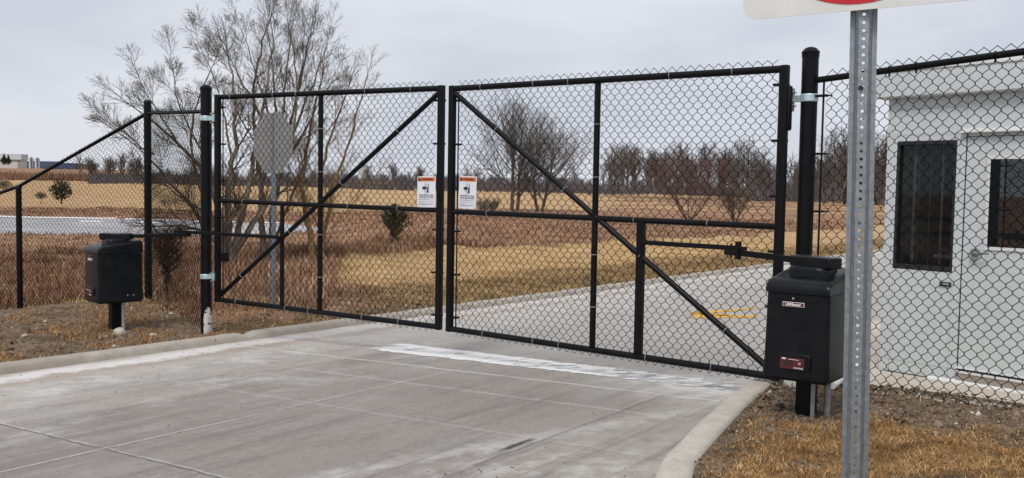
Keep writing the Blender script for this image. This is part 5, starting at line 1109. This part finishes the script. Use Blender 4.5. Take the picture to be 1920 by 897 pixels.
reeds(330000, -16, 12, 1.2, 30, 50, 1., 1., 'dry_reeds', 'tangled dry brown reeds between the left fence and the pond')
reeds(200000, -40, 60, 7, 85, 60, .6, 1.0, 'rough_growth', 'russet rough growth covering the low ground beyond the mown grass')
# gravel and soil crumbs
def crumbs(name, X, Y, Z, r, mats, lab, seed):
    rn = np.random.RandomState(seed); m = len(X); base = np.array([[1, 0, 0], [-1, 0, 0], [0, 1, 0], [0, -1, 0], [0, 0, 1], [0, 0, -1.]]); fc = np.array([[0, 2, 4], [2, 1, 4], [1, 3, 4], [3, 0, 4], [2, 0, 5], [1, 2, 5], [3, 1, 5], [0, 3, 5]])
    V = base[None]*rn.uniform(.5, 1.1, (m, 6, 1))*r[:, None, None]*np.array([1, 1, .6]); a = rn.uniform(0, 6.28, m); c_, s_ = np.cos(a)[:, None], np.sin(a)[:, None]
    V = np.stack([V[..., 0]*c_-V[..., 1]*s_, V[..., 0]*s_+V[..., 1]*c_, V[..., 2]], -1)+rn.normal(0, .12, (m, 6, 3))*r[:, None, None]+np.stack([X, Y, Z], 1)[:, None]
    F = (fc[None]+6*np.arange(m)[:, None, None]).reshape(-1, 3); return tag(npmesh(name, V.reshape(-1, 3), F, mats, {'tint': ('FLOAT', np.repeat(rn.rand(m), 6))}), lab, 'gravel', kind='stuff')
M['crumb'] = veg_mat('soil_and_gravel', [(0, (.05, .033, .022)), (.6, (.15, .10, .065)), (.87, (.26, .19, .135)), (1, (.60, .56, .50))])
M['stones'] = veg_mat('pale_rubble_stones', [(0, (.07, .05, .035)), (.4, (.20, .155, .115)), (.7, (.36, .32, .27)), (1, (.62, .59, .53))])
rn = np.random.RandomState(8); m = 26000; X = rn.uniform(.5, 4.5, m); Y = rn.uniform(2.8, 7, m); k = inpoly(X, Y, VP_) & (dpoly(X, Y, RC) > .17) & (rn.rand(m) < soilmask(X, Y)*.8+.03); X, Y = X[k], Y[k]
crumbs('gravel', X, Y, right_verge(X, Y)+clod(X, Y, 1)*.035+.001, rn.uniform(.004, .013, len(X))*(1+2.2*(rn.rand(len(X)) < .06)), M['crumb'], 'loose soil crumbs and gravel on the right verge', 1)
m = 1500; tt = rn.rand(m)**.8*3.0; off = rn.normal(-.12, .14, m); X = 2.05+e3.x*tt+.72*off*-1; Y = 6.35+e3.y*tt+off*.7-.03; k = inpoly(X, Y, VP_) & (dpoly(X, Y, RC) > .17); X, Y = X[k], Y[k]
crumbs('gravel', X, Y, right_verge(X, Y)+clod(X, Y, 1)*.035+.004, rn.uniform(.008, .026, len(X)), M['stones'], 'pale stones and broken concrete along the foot of the right fence', 4)
m = 22000; S = rn.uniform(-11, 1, m); D_ = rn.uniform(.18, 3.3, m); X, Y = XY(S, D_); k = rn.rand(m) < .35+.5*(wob(X, Y, 1.3, 29) > .1); X, Y = X[k], Y[k]
crumbs('gravel', X, Y, land(X, Y)+clod(X, Y, .02)+.002, rn.uniform(.006, .016, len(X))*(1+1.8*(rn.rand(len(X)) < .05)), M['crumb'], 'loose soil crumbs and gravel on the left verge', 2)
m = 420; S = rn.uniform(-9, -1, m); D_ = -np.abs(rn.normal(.0, 1, m))-.1; D_ = np.where(rn.rand(m) < .5, rn.uniform(-5.9, -4.6, m), D_); X, Y = XY(S, D_); k = ~inpoly(X, Y, VP_)
crumbs('gravel', X[k], Y[k], road_z(S[k], D_[k])+.002, rn.uniform(.003, .009, k.sum()), M['crumb'], 'scattered grit lying on the concrete roadway', 3)
# -- small evergreens and shrubs
def conifer(name, label, px, py, Y, hpx, wr, mat, seed, bare=.18, n=2600, shape=0, cat='tree'):
    b = P(px, py, Y); b.z = ground(b.x, b.y); H = hpx*Y/FPX; rn = np.random.RandomState(seed); g = empty(name, b, label, cat); T = Tree(seed)
    T.path([np.array([b.x, b.y, b.z-.1]), np.array([b.x+.01, b.y, b.z+H*.5]), np.array([b.x, b.y, b.z+H*.97])], [H*.028, H*.018, .003], 6)
    m = 130; V = []; 
    for k in range(m):
        f = bare*.35+(1-bare*.35)*rn.rand()**.9; a = rn.rand()*6.28
        prof = math.sin(math.pi*min(1, max(.0, (f-bare*.3))/(1-bare*.3)**1)**.62)**.85 if shape == 0 else max(.0, 1-((f-.72)/.40)**2)**.5+.12
        L = H*wr*max(.12, prof)*rn.uniform(.6, 1.1)
        if f < bare: L *= .5
        z = b.z+H*f*.94; p = np.array([b.x, b.y, z]); d = np.array([math.cos(a), math.sin(a), .55+.5*f]); d /= np.linalg.norm(d); T.path([p, p+d*L*.5, p+d*L+np.array([0, 0, L*.1])], [.006, .004, .002], 3); V.append((p, d, L, f))
    tr = T.obj('trunk', M['twig']); setpar(tr, g)
    ii = rn.randint(0, m, n); t_ = rn.rand(n)**.6; C = np.array([V[i][0]+V[i][1]*V[i][2]*t for i, t in zip(ii, t_)]); fr_ = np.array([V[i][3] for i in ii]); ok = fr_ > bare*.9; ok |= rn.rand(n) < .25; C = C[ok]; nn = len(C); C += rn.normal(0, H*.015, (nn, 3))
    dirs = rn.normal(0, 1, (nn, 3)); dirs[:, 2] = np.abs(dirs[:, 2])+.6; dirs /= np.linalg.norm(dirs, axis=1)[:, None]; sd = np.cross(dirs, rn.normal(0, 1, (nn, 3))); sd /= np.linalg.norm(sd, axis=1)[:, None]; L = H*rn.uniform(.018, .05, nn)[:, None]
    VV = np.stack([C-sd*L*.16, C+sd*L*.16, C+dirs*L], 1).reshape(-1, 3); o = npmesh('foliage', VV, np.arange(3*nn).reshape(-1, 3), mat, {'tint': ('FLOAT', np.repeat(rn.rand(nn), 3))}); setpar(o, g); return g
conifer('juniper', 'small dark green juniper in the brown growth behind the left gate leaf', 739, 478, 26.2, 84, .56, M['evergreen'], 5, .30, 13000)
conifer('juniper', 'half-dead brownish juniper bush at the fence foot left of the left gate post', 314, 575, 12.9, 108, .46, M['brownneedle'], 6, .1, 6500, 1, 'shrub')
for (px, py, Y, hp, lab, w_) in [(115, 374, 95, 40, 'round dark green bush in the field between the fence post and the corner post', .5), (77, 373, 88, 14, 'small dark bush on the near side of the round bush in the left field', .75), (6, 355, 110, 20, 'low dark bush at the left edge of the picture, beyond the fence rail', .9), (8, 308, 520, 20, 'left one of two tiny pointed evergreens before the white warehouse', .28), (16, 308, 520, 18, 'right one of two tiny pointed evergreens before the white warehouse', .28)]:
    b = P(px, py, Y); H = hp*Y/FPX; T = Tree(int(px)+9); rr = np.random.RandomState(int(px)+3); g = empty('bush' if w_ > .4 else 'evergreen_tree', b, lab, 'bush' if w_ > .4 else 'tree')
    T.path([np.array([b.x, b.y, b.z-.5]), np.array([b.x, b.y, b.z+H*.9])], [H*.04, H*.01], 5); tr = T.obj('trunk', M['twig']); setpar(tr, g)
    n = 2600; q = rr.normal(0, 1, (n, 3)); q /= np.linalg.norm(q, axis=1)[:, None]; rad = rr.rand(n)**.4; C = q*rad[:, None]*np.array([w_, w_, .5])*H; C[:, 2] += H*.44
    if w_ < .4: zf = C[:, 2]/H; C[:, :2] *= (1.35-1.25*zf)[:, None]
    C = C*(1+.12*np.sin(q[:, :1]*5+q[:, 2:]*4))+np.array(b); dd = rr.normal(0, 1, (n, 3)); dd /= np.linalg.norm(dd, axis=1)[:, None]; sd = np.cross(dd, rr.normal(0, 1, (n, 3))); L = H*.05
    VV = np.stack([C-sd*L*.4, C+sd*L*.4, C+dd*L], 1).reshape(-1, 3); o = npmesh('foliage', VV, np.arange(3*n).reshape(-1, 3), M['evergreen'], {'tint': ('FLOAT', np.repeat(rr.rand(n), 3))}); setpar(o, g)
# scrub band on the far left rise
rn = np.random.RandomState(31); m = 9000; px = rn.uniform(-80, 480, m); Y = rn.uniform(290, 420, m); X = (px-960)/FPX*Y; Z = land(X, Y); w = .18+.2*rn.rand(m); hh = rn.uniform(.6, 3.2, m)
blades('far_scrub', X, Y, Z-.2, hh, w, rn.uniform(0, .5, m), M['reed'], rn.rand(m)*.5, 'brown scrub on the low rise before the far buildings', 'scrub', 32, False)

# ------------------------------------------------------------------ camera, light, sky
cam = bpy.data.cameras.new('camera'); cam.lens = 36*FPX/1920; cam.sensor_width = 36; cam.sensor_fit = 'HORIZONTAL'; cam.clip_start = .05; cam.clip_end = 6000
co = bpy.data.objects.new('camera', cam); COL.objects.link(co); R = Matrix((Rt, Up, -Fw)).transposed(); co.matrix_world = Matrix.Translation((0, 0, CZ)) @ R.to_4x4(); SC.camera = co
EL, AZ = math.radians(52), math.radians(200)
sun = bpy.data.lights.new('sun', 'SUN'); sun.energy = 1.5; sun.angle = math.radians(20); sun.color = (1, .94, .86); so = bpy.data.objects.new('sun', sun); COL.objects.link(so)
dv = Vector((math.sin(AZ)*math.cos(EL), math.cos(AZ)*math.cos(EL), math.sin(EL))); so.rotation_euler = dv.to_track_quat('Z', 'Y').to_euler()
w = bpy.data.worlds.new('World'); SC.world = w; w.use_nodes = True; nt = w.node_tree; bg = nt.nodes['Background']
sky = nt.nodes.new('ShaderNodeTexSky'); sky.sky_type = 'NISHITA'; sky.sun_disc = False; sky.sun_elevation = EL; sky.sun_rotation = AZ; sky.air_density = 1; sky.dust_density = 4; sky.ozone_density = 1
tc = nt.nodes.new('ShaderNodeTexCoord'); mp = nt.nodes.new('ShaderNodeMapping'); mp.inputs['Scale'].default_value = (1, 1, 3.2); nt.links.new(tc.outputs['Generated'], mp.inputs['Vector'])
nz = nt.nodes.new('ShaderNodeTexNoise'); nz.inputs['Scale'].default_value = 2.6; nz.inputs['Detail'].default_value = 7; nz.inputs['Roughness'].default_value = .5; nt.links.new(mp.outputs[0], nz.inputs['Vector'])
cr = nt.nodes.new('ShaderNodeValToRGB'); e = cr.color_ramp.elements; e[0].position = .40; e[0].color = (4.5, 4.74, 5.3, 1); e[1].position = .60; e[1].color = (5.5, 5.68, 6.1, 1); nt.links.new(nz.outputs['Fac'], cr.inputs['Fac'])
mx = nt.nodes.new('ShaderNodeMix'); mx.data_type = 'RGBA'; mx.inputs['Factor'].default_value = .93; nt.links.new(sky.outputs[0], mx.inputs['A']); nt.links.new(cr.outputs[0], mx.inputs['B']); nt.links.new(mx.outputs['Result'], bg.inputs['Color']); bg.inputs['Strength'].default_value = .1
SC.view_settings.view_transform = 'Standard'; SC.view_settings.look = 'None'; SC.view_settings.exposure = .5; SC.view_settings.gamma = 1; SC.view_settings.use_curve_mapping = False
